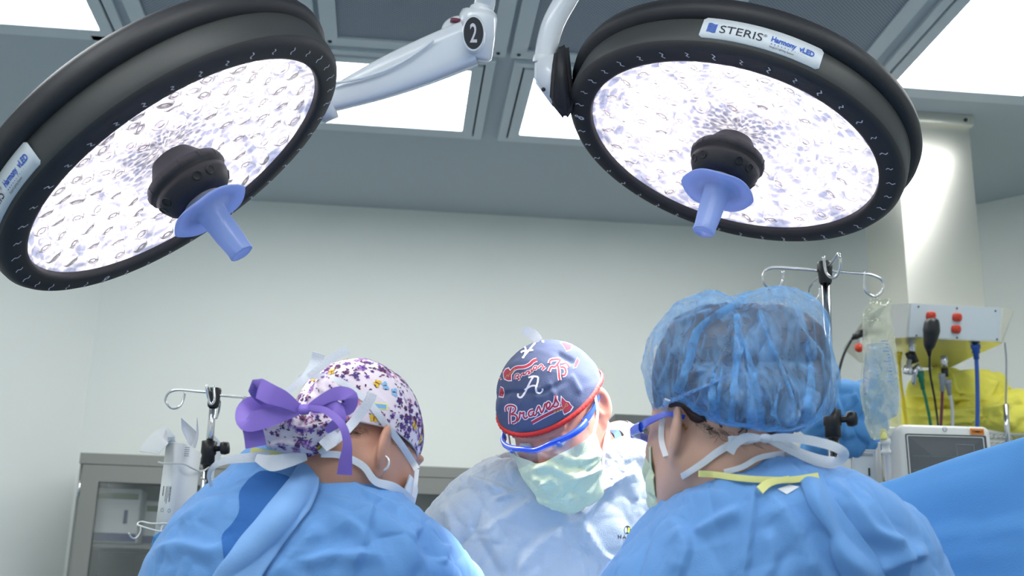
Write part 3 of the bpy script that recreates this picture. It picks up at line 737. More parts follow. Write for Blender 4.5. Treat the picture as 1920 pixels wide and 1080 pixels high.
def right_arm():
    t = thing('lamp_arm', 'curved white tube arm holding the right surgical lamp at its left rim', 'lamp arm', at(1035, 150, 2.25))
    d0 = 2.28; P = smooth([at(1022, 118, d0), at(1026, 85, d0), at(1037, 45, d0), at(1058, 5, d0), at(1085, -35, d0), at(1140, -90, d0), V(.5, 2.25, 2.6), V(.5, 2.25, HC-.05)], 50)
    MB().tube(P, .0215, M_ARM, 32).build('curved_tube', t)
    mb = MB(); out = [(1003, 112), (1040, 100), (1062, 96), (1060, 200), (1040, 205), (1001, 152)]
    a = pxs(out, 2.235); b = pxs(out, 2.315); n_ = len(out)
    bm = bmesh.new(); va = [bm.verts.new(p) for p in a]; vb = [bm.verts.new(p) for p in b]
    bm.faces.new(va); bm.faces.new(vb[::-1])
    for i in range(n_): bm.faces.new([va[i], vb[i], vb[(i+1) % n_], va[(i+1) % n_]])
    bmesh.ops.recalc_face_normals(bm, faces=bm.faces[:]); bmesh.ops.bevel(bm, geom=bm.edges[:], offset=.006, segments=3, affect='EDGES')
    bm.verts.index_update(); mb.add([v.co[:] for v in bm.verts], [[v.index for v in f.verts] for f in bm.faces], M_ARM); bm.free()
    mb.lathe([(.0235, 0), (.0245, .006), (.0235, .012)], M_ARM, 32, P[0], nrm(P[2]-P[0])); mb.build('knuckle', t)
    MB().lathe([(0, 0), (.004, 0), (.004, .002), (0, .002)], M_BLACK, 12, at(1019, 168, 2.232), -CF).build('screw', t)
    mb = MB(); out = [(1040, 92), (1066, 80), (1078, 200), (1060, 228), (1030, 190), (1034, 130)]; a = pxs(out, 2.22); b = pxs(out, 2.33)
    bm = bmesh.new(); va = [bm.verts.new(p) for p in a]; vb = [bm.verts.new(p) for p in b]; n_ = len(out)
    bm.faces.new(va); bm.faces.new(vb[::-1])
    for i in range(n_): bm.faces.new([va[i], vb[i], vb[(i+1) % n_], va[(i+1) % n_]])
    bmesh.ops.recalc_face_normals(bm, faces=bm.faces[:]); bmesh.ops.bevel(bm, geom=bm.edges[:], offset=.008, segments=3, affect='EDGES')
    bm.verts.index_update(); mb.add([v.co[:] for v in bm.verts], [[v.index for v in f.verts] for f in bm.faces], M_RUBBER); bm.free()
    mb.build('black_mount', t)
    mb = MB(); mb.lathe([(0, 0), (.1, 0), (.12, -.03), (.1, -.05), (.04, -.06), (0, -.06)], M_ARM, 48, (.5, 2.25, HC), None); mb.build('ceiling_mount', t)
right_arm()

# ------------------------------------------------------------------ service column and boom head
def prism(mb, bot, top, m, bev=0, mats=None):
    n_ = len(bot); bm = bmesh.new(); vb = [bm.verts.new(p) for p in bot]; vt = [bm.verts.new(p) for p in top]
    bm.faces.new(vb[::-1]); bm.faces.new(vt)
    for i in range(n_): bm.faces.new([vb[i], vb[(i+1) % n_], vt[(i+1) % n_], vt[i]])
    bmesh.ops.recalc_face_normals(bm, faces=bm.faces[:])
    if bev: bmesh.ops.bevel(bm, geom=bm.edges[:], offset=bev, segments=3, affect='EDGES')
    bm.verts.index_update(); mb.add([v.co[:] for v in bm.verts], [[v.index for v in f.verts] for f in bm.faces], m, flat=(bev == 0)); bm.free()
yc = onz(1740, 213, HC)[1]; X0, X1 = onz(1668, 213, HC)[0]+.012, onz(1815, 222, HC)[0]-.006
zb = ony(1770, 571, yc)[2]-.02
t = thing('service_column', 'tall brushed steel ceiling service column with warm light falling on it', 'service column', ((X0+X1)/2, yc+.16, HC))
mb = MB(); mb.box(((X0+X1)/2, yc+.16, (zb+HC)/2-.02), (X1-X0, .32, HC-zb-.03), M_STEEL, bev=.003); mb.build('steel_shroud', t)
mb = MB(); mb.box(((X0+X1)/2, yc+.155, HC-.02), (X1-X0+.02, .34, .04), M_STEEL, bev=.002); fl = mb.build('ceiling_flange', t)
for x in (X0+.02, X1-.02): MB().lathe([(0, .004), (.006, .003), (.007, 0), (0, 0)], M_BLACK, 12, (x, yc-.016, HC-.022), (0, -1, 0)).build('screw', t)

yb = yc-.12
F_TL, F_TR, F_BR, F_BL = ony(1704, 568, yb-.03), ony(1881, 577, yb-.03), ony(1876, 641, yb), ony(1699, 633, yb)
zt, zbo = (F_TL[2]+F_TR[2])/2, (F_BL[2]+F_BR[2])/2
def oz(x, y, z): q = onz(x, y, z); return q
plan_b = [V(F_BL[0]-.03, yb+.015, zbo), V(F_BL[0], yb, zbo), V(F_BR[0], yb, zbo), V(F_BR[0]+.012, yb+.01, zbo), onz(1782, 689, zbo), onz(1690, 690, zbo), onz(1612, 680, zbo), onz(1604, 660, zbo)]
c0 = np.mean(plan_b, 0)
plan_t = [V(F_BL[0]-.055, yb-.0, zt), V(F_TL[0], yb-.03, zt), V(F_TR[0], yb-.03, zt), V(F_TR[0]+.045, yb-.012, zt), V(F_TR[0]+.045, yb+.42, zt), onz(1690, 690, zbo)*V(1, 1, 0)+V(0, .05, zt), ony(1579, 629, plan_b[6][1])*V(1, 1, 0)+V(0, 0, zt-.06), ony(1614, 604, plan_b[7][1]-.1)*V(1, 1, 0)+V(0, -.06, zt-.02)]
t = thing('boom_head', 'silver service boom box with red sockets at the foot of the steel column', 'equipment boom', c0)
boomT = t
mb = MB(); prism(mb, plan_b, plan_t, M_STEEL); boombv = bvh_of(mb); bx_ = mb.build('casing', t)
mb = MB(); ins = lambda a, b, q: a*(1-q)+b*q
pl = [ins(F_TL, F_BR, .02), ins(F_TR, F_BL, .02), ins(F_BR, F_TL, .02), ins(F_BL, F_TR, .02)]
mb.add([p-V(0, .004, 0) for p in pl]+[p+V(0, .01, 0) for p in pl], [(0, 3, 2, 1), (0, 1, 5, 4), (1, 2, 6, 5), (2, 3, 7, 6), (3, 0, 4, 7)], M_FRAME, True)
mb.build('front_plate', t, 'pale front plate carrying the red sockets')
def fp(x, y, off=.006):
    u = (F_TR-F_TL); 
    k_ = ray(x, y); nn = nrm(np.cross(F_TR-F_TL, F_TL-F_BL)); tt = ((F_TL-CAM)@nn)/(k_@nn); P = CAM+k_*tt
    return P+(nn if nn@CF < 0 else -nn)*off, nn if nn@CF < 0 else -nn
for (x, y) in ((1744, 592), (1793, 595), (1791, 617)):
    c, nn = fp(x, y); o = MB(); ex = nrm(F_TR-F_TL); ey = np.cross(nn, ex)
    rows = [[c+nn*h+ex*.0155*q*np.sign(math.cos(a))*abs(math.cos(a))**.7+ey*.0135*q*np.sign(math.sin(a))*abs(math.sin(a))**.7 for a in np.linspace(0, 2*PI, 25)[:-1]] for q, h in ((1, -.003), (1, .003), (.9, .005), (.01, .005))]
    o.grid(rows, M_OUTLET, wrap=True)
    for dx in (-.005, .005): o.box(c+nn*.0052+ex*dx+ey*.003, (.0016, .0008, .006), M_BLACK)
    o.lathe([(.0022, 0), (0, .0004)], M_BLACK, 10, c+nn*.0052-ey*.005, nn); o.build('socket', t)
for (x, y) in ((1721, 575), (1793, 578), (1865, 583), (1717, 629), (1793, 633), (1868, 636)):
    c, nn = fp(x, y, .005); MB().lathe([(0, .002), (.003, .001), (.003, 0)], M_BLACK, 10, c, nn).build('screw', t)
# left end face sockets
lf = [ony(1606, 650, plan_b[7][1]-.1), ony(1612, 655, plan_b[7][1]-.1)]
o = MB(); o.lathe([(0, .004), (.014, .003), (.015, 0)], M_OUTLET, 20, ony(1611, 652, plan_b[7][1]-.13), nrm(V(-.3, -1, -.1))); o.build('socket', t)

def plug_cord(name, label, plug, cord, r, d, cat='power cord'):
    t = thing(name, label, cat, at(plug[0][0], plug[0][1], d))
    P = pxs(plug, d); return t, P
dB = (F_BL-CAM)@CF
t = thing('power_cord', 'black power cord with big rounded plug hanging from the red sockets', 'power cord', at(1745, 620, dB-.04))
mb = MB(); mb.tube(smooth([at(1746, 597, dB-.05), at(1747, 606, dB-.052), at(1746, 625, dB-.052), at(1743, 645, dB-.05), at(1742, 655, dB-.045), at(1743, 668, dB-.04)], 24), np.interp(np.linspace(0, 1, 24), [0, .12, .35, .7, .88, 1], [.012, .022, .0265, .016, .008, .005]), M_BLACK, 20); mb.build('plug', t)
MB().tube(smooth([at(1743, 665, dB-.04), at(1744, 700, dB), at(1752, 745, dB+.05), at(1758, 790, dB+.05), at(1760, 830, dB)], 30), .0035, M_BLACK, 8).build('cable', t)
t = thing('power_cord', 'black power cord plugged into the left end of the boom, curving down', 'power cord', at(1606, 630, dB))
_h = boombv.ray_cast(Vector(CAM), Vector(nrm(ray(1622, 624))))[0]; _h = np.array(_h) if _h is not None else at(1622, 622, dB-.12); dP = (_h-CAM)@CF
mb = MB(); mb.tube(smooth([_h+CF*.01, at(1608, 628, dP-.02), at(1597, 636, dP-.02)], 12), [.013]*5+[.012]*4+[.008, .006, .005], M_BLACK, 14); mb.build('plug', t)
MB().tube(smooth([at(1597, 636, dP-.02), at(1582, 665, dP-.02), at(1572, 700, dP-.02), at(1563, 735, dP), at(1558, 800, dP)], 30), .0045, M_BLACK, 8).build('cable', t)
# hoses
def hose(name, label, m, px, d, r, fit, fm=M_CHROME):
    t = thing(name, label, 'hose', at(*px[0], d), 'gas hoses under the boom')
    MB().tube(smooth(pxs(px, d), 30), r, m, 12).build('tubing', t)
    mb = MB(); P = pxs(fit, d); ax = nrm(P[-1]-P[0]); L = np.linalg.norm(P[-1]-P[0])
    mb.lathe([(0, 0), (r*2.4, 0), (r*2.4, L*.25), (r*1.9, L*.3), (r*1.9, L*.55), (r*1.4, L*.6), (r*1.4, L*.95), (0, L)], fm, 20, P[0], ax); mb.build('coupling', t)
    return t
hose('gas_hose', 'yellow gas hose hanging at the left under the boom box', M_HOSEY, [(1685, 672), (1689, 720), (1694, 755), (1700, 800)], dB+.12, .0055, [(1684, 660), (1685, 684)], M_HOSEY)
hose('gas_hose', 'blue gas hose hanging at the right under the boom box', M_HOSEB, [(1830, 660), (1832, 700), (1833, 760), (1832, 820)], dB+.05, .0065, [(1829, 646), (1831, 675)], M_HOSEB)
hose('gas_hose', 'green gas hose hanging from a chrome fitting under the boom', M_HOSEG, [(1729, 722), (1736, 750), (1744, 790), (1748, 830)], dB+.1, .005, [(1725, 696), (1731, 732)], M_HOSEG)
hose('gas_hose', 'maroon gas hose hanging beside the white one under the boom', M_HOSEP, [(1767, 728), (1766, 760), (1764, 800)], dB+.1, .005, [(1767, 700), (1767, 735)], M_GREYP)
hose('gas_hose', 'white gas hose hanging beside the maroon one under the boom', M_HOSEW, [(1780, 735), (1785, 760), (1786, 800)], dB+.1, .005, [(1776, 712), (1781, 742)], M_GREYP)
t = thing('gas_regulator', 'chrome gas fitting with black knob under the left of the boom', 'gas fitting', at(1710, 660, dB+.1))
dd = dB+.1
mb = MB(); mb.lathe([(0, 0), (.013, 0), (.013, .012), (.009, .014), (.011, .03), (.008, .034), (0, .034)], M_CHROME, 24, at(1709, 641, dd), V(0, 0, -1)); mb.build('socket_stem', t)
MB().tube([at(1706, 660, dd), at(1714, 680, dd)], .0165, M_BLACK, 8).build('black_body', t)
mb = MB(); mb.lathe([(0, 0), (.009, 0), (.009, .02), (.014, .022), (.0155, .045), (.012, .05), (0, .05)], M_CHROME, 24, at(1706, 674, dd-.01), nrm(at(1701, 706, dd)-at(1707, 674, dd))); mb.build('knob', t)
mb = MB(); mb.lathe([(0, 0), (.010, 0), (.012, .02), (.008, .03), (.009, .05), (.005, .06), (0, .06)], M_CHROME, 24, at(1716, 688, dd), nrm(at(1712, 730, dd)-at(1716, 688, dd))); mb.build('outlet_stem', t)
MB().tube([at(1718, 684, dd), at(1727, 700, dd)], .010, M_CHROME, 12).build('elbow', t)
t = thing('gas_fitting', 'chrome and black gas fitting under the middle of the boom', 'gas fitting', at(1770, 680, dd))
mb = MB(); mb.lathe([(0, 0), (.012, 0), (.011, .02), (.008, .024), (.01, .034), (0, .034)], M_CHROME, 24, at(1770, 668, dd), V(0, 0, -1)); mb.build('socket_stem', t)
MB().tube([at(1771, 690, dd), at(1772, 706, dd)], .0115, M_BLACK, 8).build('black_body', t)
MB().box(_h+V(-.02, -.01, -.03), (.010, .003, .05), M_CARTON, bev=.001).build('hanging_tag', boomT, 'cream tag')
t = thing('drip_pole', 'thin grey cable running down into a short chrome post at right edge', 'pole', at(1884, 645, dB+.05))
MB().tube(smooth([at(1884, 642, dB+.05), at(1887, 680, dB+.05), at(1886, 760, dB+.05)], 20), .0028, M_GREYP, 8).build('cable', t)
mb = MB(); mb.tube([at(1886, 758, dB+.05), at(1891, 870, dB+.05)], .0085, M_CHROME, 16); mb.build('post', t)

# ------------------------------------------------------------------ IV poles
def iv_pole(label, top, base_px, d, scale, hooks, clamp, group='wheeled drip stands'):
    T = at(*top, d); t = thing('iv_pole', label, 'iv pole', (T[0], T[1], 0), group); s = scale
    MB().tube([T, T*V(1, 1, 0)+V(0, 0, at(*clamp, d)[2])], .0095*s, M_CHROME, 20).build('upper_rod', t)
    MB().tube([V(T[0], T[1], at(*clamp, d)[2]+.01), V(T[0], T[1], .12)], .0125*s, M_CHROME, 20).build('lower_tube', t)
    mb = MB(); mb.lathe([(0, .028*s), (.016*s, .026*s), (.018*s, .02*s), (.0145*s, -.022*s), (.012*s, -.026*s)], M_BLACK, 24, T, (0, 0, 1)); mb.build('hub', t)
    for h in hooks: MB().tube(smooth([at(*q[:2], d+q[2]) for q in h], 40), .0032*s, M_CHROME, 10).build('hook', t)
    c = V(T[0], T[1], at(*clamp, d)[2]); mb = MB(); mb.lathe([(.0125*s, .03*s), (.02*s, .028*s), (.02*s, -.004*s), (.017*s, -.008*s), (.018*s, -.032*s), (.0125*s, -.034*s)], M_BLACK, 24, c); cl = mb.build('clamp', t)
    sd = V(1, -.15, .1); mb = MB(); mb.lathe([(.007*s, .015*s), (.007*s, .03*s), (.016*s, .033*s), (.0175*s, .042*s), (.015*s, .052*s), (0, .054*s)], M_BLACK, 20, c+V(0, 0, .006), sd); mb.build('knob', t)
    for i in range(5):
        a = i*2*PI/5; e = V(T[0]+math.cos(a)*.28, T[1]+math.sin(a)*.28, .075)
        MB().tube([V(T[0], T[1], .13), V(T[0], T[1], .13)*.3+e*.7+V(0, 0, .01), e], .014, M_CHROME, 12).build('leg', t)
        MB().lathe([(0, -.012), (.024, -.011), (.026, 0), (.024, .011), (0, .012)], M_BLACK, 20, e-V(0, 0, .048), (math.sin(a), math.cos(a), 0)).build('caster', t)
    return t
iv_pole('chrome drip stand with black clamp and hooks behind the blue bouffant cap', (1547, 512), None, 2.75, 1.0,
    [[(1538, 508, 0), (1490, 504, 0), (1445, 503, 0), (1431, 516, 0), (1434, 532, 0), (1448, 545, .01), (1462, 540, .02), (1468, 525, .03), (1468, 508, .03)],
     [(1556, 508, 0), (1600, 512, 0), (1632, 515, 0), (1655, 527, 0), (1655, 545, 0), (1640, 556, 0), (1624, 547, 0), (1620, 530, 0), (1621, 508, 0)],
     [(1548, 506, 0), (1560, 492, -.06), (1572, 476, -.12), (1576, 492, -.13), (1571, 514, -.12), (1560, 521, -.11), (1549, 510, -.1), (1544, 480, -.1)],
     [(1543, 514, 0), (1530, 524, .06), (1518, 540, .1), (1517, 556, .11), (1525, 566, .11), (1536, 556, .11), (1538, 540, .11)]], (1555, 808))
iv_pole('chrome drip stand with black clamp beside the white glove box at left', (401, 746), None, 2.6, .82,
    [[(396, 736, 0), (370, 734, 0), (335, 731, 0), (316, 737, 0), (310, 752, 0), (322, 765, 0), (337, 762, .01), (345, 745, .02), (346, 736, .02)],
     [(408, 741, 0), (440, 744, 0), (470, 747, 0), (484, 757, 0), (484, 770, 0), (470, 776, 0), (457, 765, 0), (457, 743, 0)],
     [(400, 740, 0), (393, 732, -.08), (387, 724, -.12), (390, 745, -.12), (395, 758, -.12), (402, 750, -.11), (401, 724, -.1)],
     [(405, 744, 0), (412, 752, .08), (410, 770, .1), (405, 784, .1), (400, 776, .1)]], (388, 852))

# ------------------------------------------------------------------ hanging fluid bag
t = thing('iv_bag', 'clear fluid bag with pale blue liquid hanging from the right drip stand', 'iv bag', at(1640, 690, 2.72))
out = [(262, 55), (280, 46), (300, 58), (345, 60), (352, 110), (350, 170), (362, 215), (370, 262), (380, 340), (388, 420), (396, 490), (400, 560), (405, 640), (400, 690), (372, 715), (345, 745), (320, 762), (290, 770), (262, 765), (245, 735), (228, 700), (218, 640), (206, 570), (197, 500), (199, 430), (206, 360), (211, 290), (215, 230), (211, 170), (212, 120), (235, 85)]
out = [(1540+x/2.7, 540+y/2.7) for x, y in out]
G = inflate(out, 2.72, .022, .022, 120, 26, .6); N_ = gnormals(G); P = G.reshape(-1, 3); P = wrinkle(P, N_.reshape(-1, 3), 60, .0025, 3); mb = MB(); mb.grid(P.reshape(G.shape), M_BAG, wrap=True); mb.build('bag', t)
M_FLUID = sheer('bag_fluid', (120, 180, 230), .38, rough=.1, gloss=.06, bump=.3, bscale=60, vary=.15, vscale=30)
out2 = [(230, 285), (290, 278), (345, 288), (372, 380), (388, 480), (392, 560), (385, 640), (340, 665), (290, 690), (240, 680), (218, 600), (212, 500), (214, 400)]
out2 = [(1540+x/2.7, 540+y/2.7) for x, y in out2]
G = inflate(out2, 2.72, .016, .016, 60, 14, .6); mb = MB(); mb.grid(G, M_FLUID, wrap=True); fl_ = mb.build('liquid', t, 'pale blue liquid')
mb = MB()
for i in range(14):
    y = 270+i*17; a, b = (345+i*2.6, 358+i*2.6) if i % 3 else (325+i*2.6, 358+i*2.6)
    p, q = at(1540+a/2.7-8, 540+y/2.7, 2.697), at(1540+b/2.7-8, 540+y/2.7, 2.697); mb.add([p, q, q+V(0, 0, .0012), p+V(0, 0, .0012)], [(0, 1, 2, 3)], M_INKBLUE)
mb.build('print', t, 'blue printed graduation marks')
mb = MB(); mb.lathe([(.0, 0), (.006, 0), (.008, .01), (.0085, .02), (.0065, .024), (0, .024)], M_PALEYEL, 16, at(1656, 805, 2.72), (0, 0, -1)); mb.build('port', t)
t2 = thing('drip_chamber', 'clear drip chamber with white cap hanging under the fluid bag', 'drip chamber', at(1660, 840, 2.72))
mb = MB(); mb.lathe([(0, 0), (.010, 0), (.0115, .004), (.0115, .012), (.009, .014), (.009, .026), (.0115, .028), (.0115, .034), (0, .034)], M_WHITEP, 20, at(1660, 822, 2.72), nrm(at(1664, 900, 2.72)-at(1660, 822, 2.72))); mb.build('cap', t2)
mb = MB(); mb.lathe([(.010, .033), (.0105, .05), (.0095, .085), (.006, .093), (.003, .10), (0, .10)], M_CLEAR, 20, at(1660, 822, 2.72), nrm(at(1664, 900, 2.72)-at(1660, 822, 2.72))); mb.build('chamber', t2)
MB().tube(smooth(pxs([(1664, 902), (1666, 930), (1668, 990)], 2.72), 12), .003, M_CLEAR, 8).build('tubing', t2)

# ------------------------------------------------------------------ monitor, anaesthesia unit, shelves, drapes
dM = 3.0
def rrect(mb, c, ex, ey, ez, sx, sy, sz, rad, m, seg=6):
    """rounded-rectangle box, front towards -ez"""
    pts = []
    for (qx, qy, a0) in ((1, 1, 0), (-1, 1, 90), (-1, -1, 180), (1, -1, 270)):
        for i in range(seg+1):
            a = math.radians(a0+90*i/seg); pts.append((qx*(sx/2-rad)+math.cos(a)*rad, qy*(sy/2-rad)+math.sin(a)*rad))
    rows = []
    for (h, q) in ((-sz/2, .0), (-sz/2, 1-.01/sx*2), (-sz/2+.006, 1), (sz/2-.006, 1), (sz/2, .96), (sz/2, 0)):
        rows.append([c+ex*x*q+ey*y*q+ez*h for x, y in pts])
    mb.grid(rows, m, wrap=True)
a_, b_ = at(1684, 795, dM), at(1856, 800, dM+.03); c_ = at(1684, 925, dM)
ex = nrm(b_-a_); ey = nrm(np.cross(ex, np.cross(ex, V(0, 0, 1)))); ey = -ey if ey[2] < 0 else ey; ez = np.cross(ey, ex); ez = ez if ez@CF > 0 else -ez
wM, hM = np.linalg.norm(b_-a_), .20; cM = (a_+b_)/2-ey*(hM/2)+ez*.05
t = thing('patient_monitor', 'white patient monitor with dark screen and orange sticker, under the boom', 'monitor', cM-ey*hM/2)
mb = MB(); rrect(mb, cM, ex, ey, ez, wM, hM, .10, .018, M_WHITEP); mb.build('casing', t)
mb = MB(); rrect(mb, cM-ez*.0505-ey*.008, ex, ey, ez, wM*.87, hM*.84, .003, .003, M_SCREEN, 2); scn = mb.build('screen', t, 'dark grey screen with faint traces')
fc = cM-ez*.0525
def mp(u, v): return fc+ex*u*wM+ey*v*hM
mb = MB()
for v0, amp, m_ in ((.10, .03, M_TRACE), (-.08, .02, M_TRACE), (-.22, .015, M_TRACE)):
    us = np.linspace(-.38, .30, 160); yv = [v0+amp*(math.exp(-((u*14 % 1)-.5)**2*300)-.3*math.exp(-((u*14 % 1)-.58)**2*500)) for u in us]
    mb.grid([[mp(u, y), mp(u, y+.008)] for u, y in zip(us, yv)], m_)
for (u, v, w_, h_) in ((.2, .26, .19, .006), (.2, .08, .19, .006), (.105, .17, .004, .18), (.295, .17, .004, .18)): mb.box(mp(u, v), (w_*wM, .0008, h_*hM), M_GREYP)
P, F = text2d('80', .013); mb.add([mp(.31, .15)+ex*p[0]+ey*p[1] for p in P], F, M_TRACE)
mb.build('readout', scn)
mb = MB(); mb.lathe([(.0062, 0), (.0062, .001), (.0052, .001)], M_GREYP, 24, mp(0, .45)+ez*.002, -ez); P, F = text2d('GE', .0065); mb.add([mp(0, .45)-ez*.001+ex*(p[0]-.0045)+ey*(p[1]-.0024) for p in P], F, M_GREYP); mb.build('badge', t)
mb = MB(); mb.box(mp(.35, .43)-ez*-.0005, (.036, .0012, .015), M_ORANGE, R=np.stack([ex, ez, ey], 1)); 
for q in (-.25, .15): mb.box(mp(.35, .43+q*.04)-ez*.0007, (.028 if q < 0 else .03, .0008, .0012), M_INKDARK, R=np.stack([ex, ez, ey], 1))
P, F = text2d('NOT', .006); mb.add([mp(.35, .43)-ez*.0012+ex*(p[0]-.006)+ey*(p[1]-.002) for p in P], F, M_INKDARK) if 0 else None
mb.box(mp(.35, .425)-ez*.0008, (.012, .0008, .003), M_INKDARK, R=np.stack([ex, ez, ey], 1)); mb.build('sticker', t, 'orange sticker with dark print')
mb = MB(); mb.tube([cM-ey*hM/2, V(cM[0], cM[1], .75)], .03, M_GREYP, 20); mb.build('neck', t)
mb = MB(); rrect(mb, V(cM[0]+.04, cM[1]+.05, .60), V(1, 0, 0), V(0, 0, 1), V(0, 1, 0), .28, .33, .45, .02, M_WHITEP)
for dx in (-.1, .1): mb.box((cM[0]+.04+dx, cM[1]+.05, .22), (.05, .4, .44), M_GREYP, bev=.01)
mb.build('cart_body', t)
dA = 3.12; A0, A1 = at(1566, 822, dA), at(1652, 826, dA); wA = np.linalg.norm(A1-A0); ex = nrm(A1-A0); ez = nrm(np.cross(V(0, 0, 1), ex)); ez = ez if ez@CF > 0 else -ez; hA = .2
cA = (A0+A1)/2-V(0, 0, hA/2)+ez*.08
t = thing('vital_signs_unit', 'small white medical unit with grey hatch behind the right drip stand', 'medical unit', (cA[0], cA[1], 0))
R_ = np.stack([ex, ez, V(0, 0, 1)], 1)
mb = MB(); mb.box(cA, (wA, .16, hA), M_WHITEP, R=R_, bev=.008); mb.build('casing', t)
mb = MB(); mb.box(cA+V(0, 0, hA/2+.006)-ex*.03, (wA*.5, .13, .014), M_INKBLUE if 0 else M_GREYP, R=R_, bev=.004); mb.build('top_cap', t)
fA = lambda x, y, off: CAM+ray(x, y)*(((A0-CAM)@ez-off)/(ray(x, y)@ez))
mb = MB(); q = [fA(1599, 843, .004), fA(1643, 845, .004), fA(1642, 906, .004), fA(1599, 903, .004)]
for i in range(4):
    a, b = q[i], q[(i+1) % 4]; mb.tube([a, b], .0022, M_WHITEP, 8)
mb.add(q, [(0, 1, 2, 3)], M_FRAME, True); mb.box(fA(1630, 885, .006), (.004, .004, .02), M_BLACK, R=R_); mb.box(fA(1620, 852, .006), (.045, .003, .006), M_GREYP, R=R_); mb.build('hatch', t, 'grey square hatch with black latch')
mb = MB(); mb.box(fA(1620, 915, .006), (.05, .004, .012), M_INKBLUE, R=R_)
mb.build('button_strip', t)
mb = MB(); mb.box(V(cA[0], cA[1], (cA[2]-hA/2)/2), (.12, .14, cA[2]-hA/2), M_GREYP, bev=.01); mb.build('pedestal', t)

# yellow bags / gown packs on a wire shelf
dY = dB+.2; zs = at(1880, 812, dY)[2]
t = thing('wire_shelf', 'chrome wire shelving unit behind the white monitor', 'shelf', at(1880, 812, dY)*V(1, 1, 0), None)
xs0, xs1 = at(1640, 800, dY)[0], at(1990, 800, dY)[0]; ys0, ys1 = at(1850, 805, dY)[1], at(1850, 805, dY)[1]+.36
mb = MB()
for yy in (ys0, ys1): mb.tube([V(xs0, yy, zs), V(xs1, yy, zs)], .004, M_CHROME, 8); mb.tube([V(xs0, yy, zs-.025), V(xs1, yy, zs-.025)], .003, M_CHROME, 8)
zz = [V(xs0+(xs1-xs0)*i/40, ys0, zs-.025*(i % 2)) for i in range(41)]; mb.tube(zz, .0022, M_CHROME, 6)
for i in range(32): mb.tube([V(xs0+(xs1-xs0)*i/31, ys0, zs), V(xs0+(xs1-xs0)*i/31, ys1, zs)], .0018, M_CHROME, 6)
for i in range(5): mb.tube([V(xs0, ys0+(ys1-ys0)*i/4, zs-.004), V(xs1, ys0+(ys1-ys0)*i/4, zs-.004)], .0022, M_CHROME, 6)
mb.build('wire_tray', t)
for x in (xs0, xs1):
    for y in (ys0, ys1): MB().tube([V(x, y, 0), V(x, y, zs+.03)], .011, M_CHROME, 14).build('post', t)
def crumple(name, label, cat, outline, d, th, m, scale=25, amp=.012, seed=1, lines=(), group=None, px_amp=.006):
    G = inflate(outline, d, th, th, 140, 30, .42); N_ = gnormals(G); P = G.reshape(-1, 3); NN = N_.reshape(-1, 3)
    NN = NN*np.sign(((P-P.mean(0))*NN).sum(1))[:, None]
    P = wrinkle(P, NN, scale, amp*.5, seed); P = creases(P, NN, 40, .06, amp*1.3, seed+3); P = fold(P, NN, list(lines), px_amp, 6) if len(lines) else P
    mb = MB(); mb.grid(P.reshape(G.shape), m, wrap=True); o = mb.build(name); tag(o, label, cat, group); return o
crumple('yellow_bundle', 'crumpled bright yellow bundle, upper one of two, behind the hoses', 'yellow bundle', [(1700, 735), (1740, 705), (1780, 695), (1830, 700), (1868, 712), (1892, 738), (1888, 760), (1830, 775), (1760, 780), (1700, 790)], dB+.42, .10, M_YELPLASTIC, 14, .022, 2, [[(1780, 700), (1800, 740), (1870, 750)], [(1700, 740), (1760, 745), (1860, 745)], [(1868, 712), (1850, 745)]], 'yellow bundles on the shelf', .016)
crumple('yellow_bundle', 'crumpled bright yellow bundle, lower one spreading to the frame edge', 'yellow bundle', [(1690, 770), (1760, 768), (1840, 752), (1900, 745), (1960, 760), (1990, 800), (1960, 815), (1850, 800), (1760, 800), (1690, 812)], dB+.34, .10, M_YELPLASTIC, 14, .022, 5, [[(1700, 780), (1780, 778), (1860, 765), (1900, 760)], [(1860, 765), (1900, 800)]], 'yellow bundles on the shelf', .016)
crumple('draped_bundle', 'crumpled bright blue drape bundle behind the right drip stand', 'drape', [(1500, 800), (1510, 740), (1545, 728), (1590, 726), (1630, 728), (1650, 760), (1652, 840), (1600, 860), (1520, 860)], 3.2, .12, M_DRAPE, 18, .02, 9, [[(1560, 735), (1580, 790), (1560, 830)], [(1600, 735), (1620, 790)], [(1530, 750), (1545, 800)]], None, .01)
# support shelf for the blue bundle
mb = MB(); q = at(1570, 850, 3.2); mb.box((q[0]-.2, q[1]+.05, (q[2]-.02)/2), (.22, .2, q[2]-.02), M_STEEL, bev=.006); tag(mb.build('steel_stand'), 'steel stand under the blue drape bundle, hidden behind the white unit', 'stand')

# large blue drape at right
rows = []; top = smooth([(1480, 975, 2.18), (1595, 922, 2.12), (1700, 896, 2.05), (1800, 868, 1.98), (1920, 832, 1.9), (2080, 780, 1.8), (2200, 745, 1.75)], 90)
for i, (x, y, d) in enumerate(top):
    p = at(x, y, d); col = [p+V(0, .12, -.5), p+V(0, .09, -.2), p+V(0, .055, -.035), p+V(0, .03, -.006), p, p+V(0, -.02, -.006), p+V(0, -.035, -.03)]
    col = list(smooth(col, 24))+[p+V(0, -.035-.16*q, -.03-.85*q) for q in np.linspace(.02, 1, 70)]
    rows.append(col)
G = np.array(rows); du = np.gradient(G, axis=0); dv = np.gradient(G, axis=1); N_ = np.cross(du, dv); N_ /= np.linalg.norm(N_, axis=2)[..., None]+1e-12
if N_[45, 40]@CF > 0: N_ = -N_
P = wrinkle(G.reshape(-1, 3), N_.reshape(-1, 3), 7, .008, 11, False)
P = fold(P, N_.reshape(-1, 3), [([(1660, 1022), (1760, 1002), (1850, 990), (1990, 975)], .006, 5, 40), ([(1700, 1080), (1800, 1040), (1950, 1030)], .004, 8, 30), ([(1640, 950), (1760, 920), (1900, 890)], .004, 26, 40)], .006, 8)
mb = MB(); mb.grid(P.reshape(G.shape), M_DRAPE)
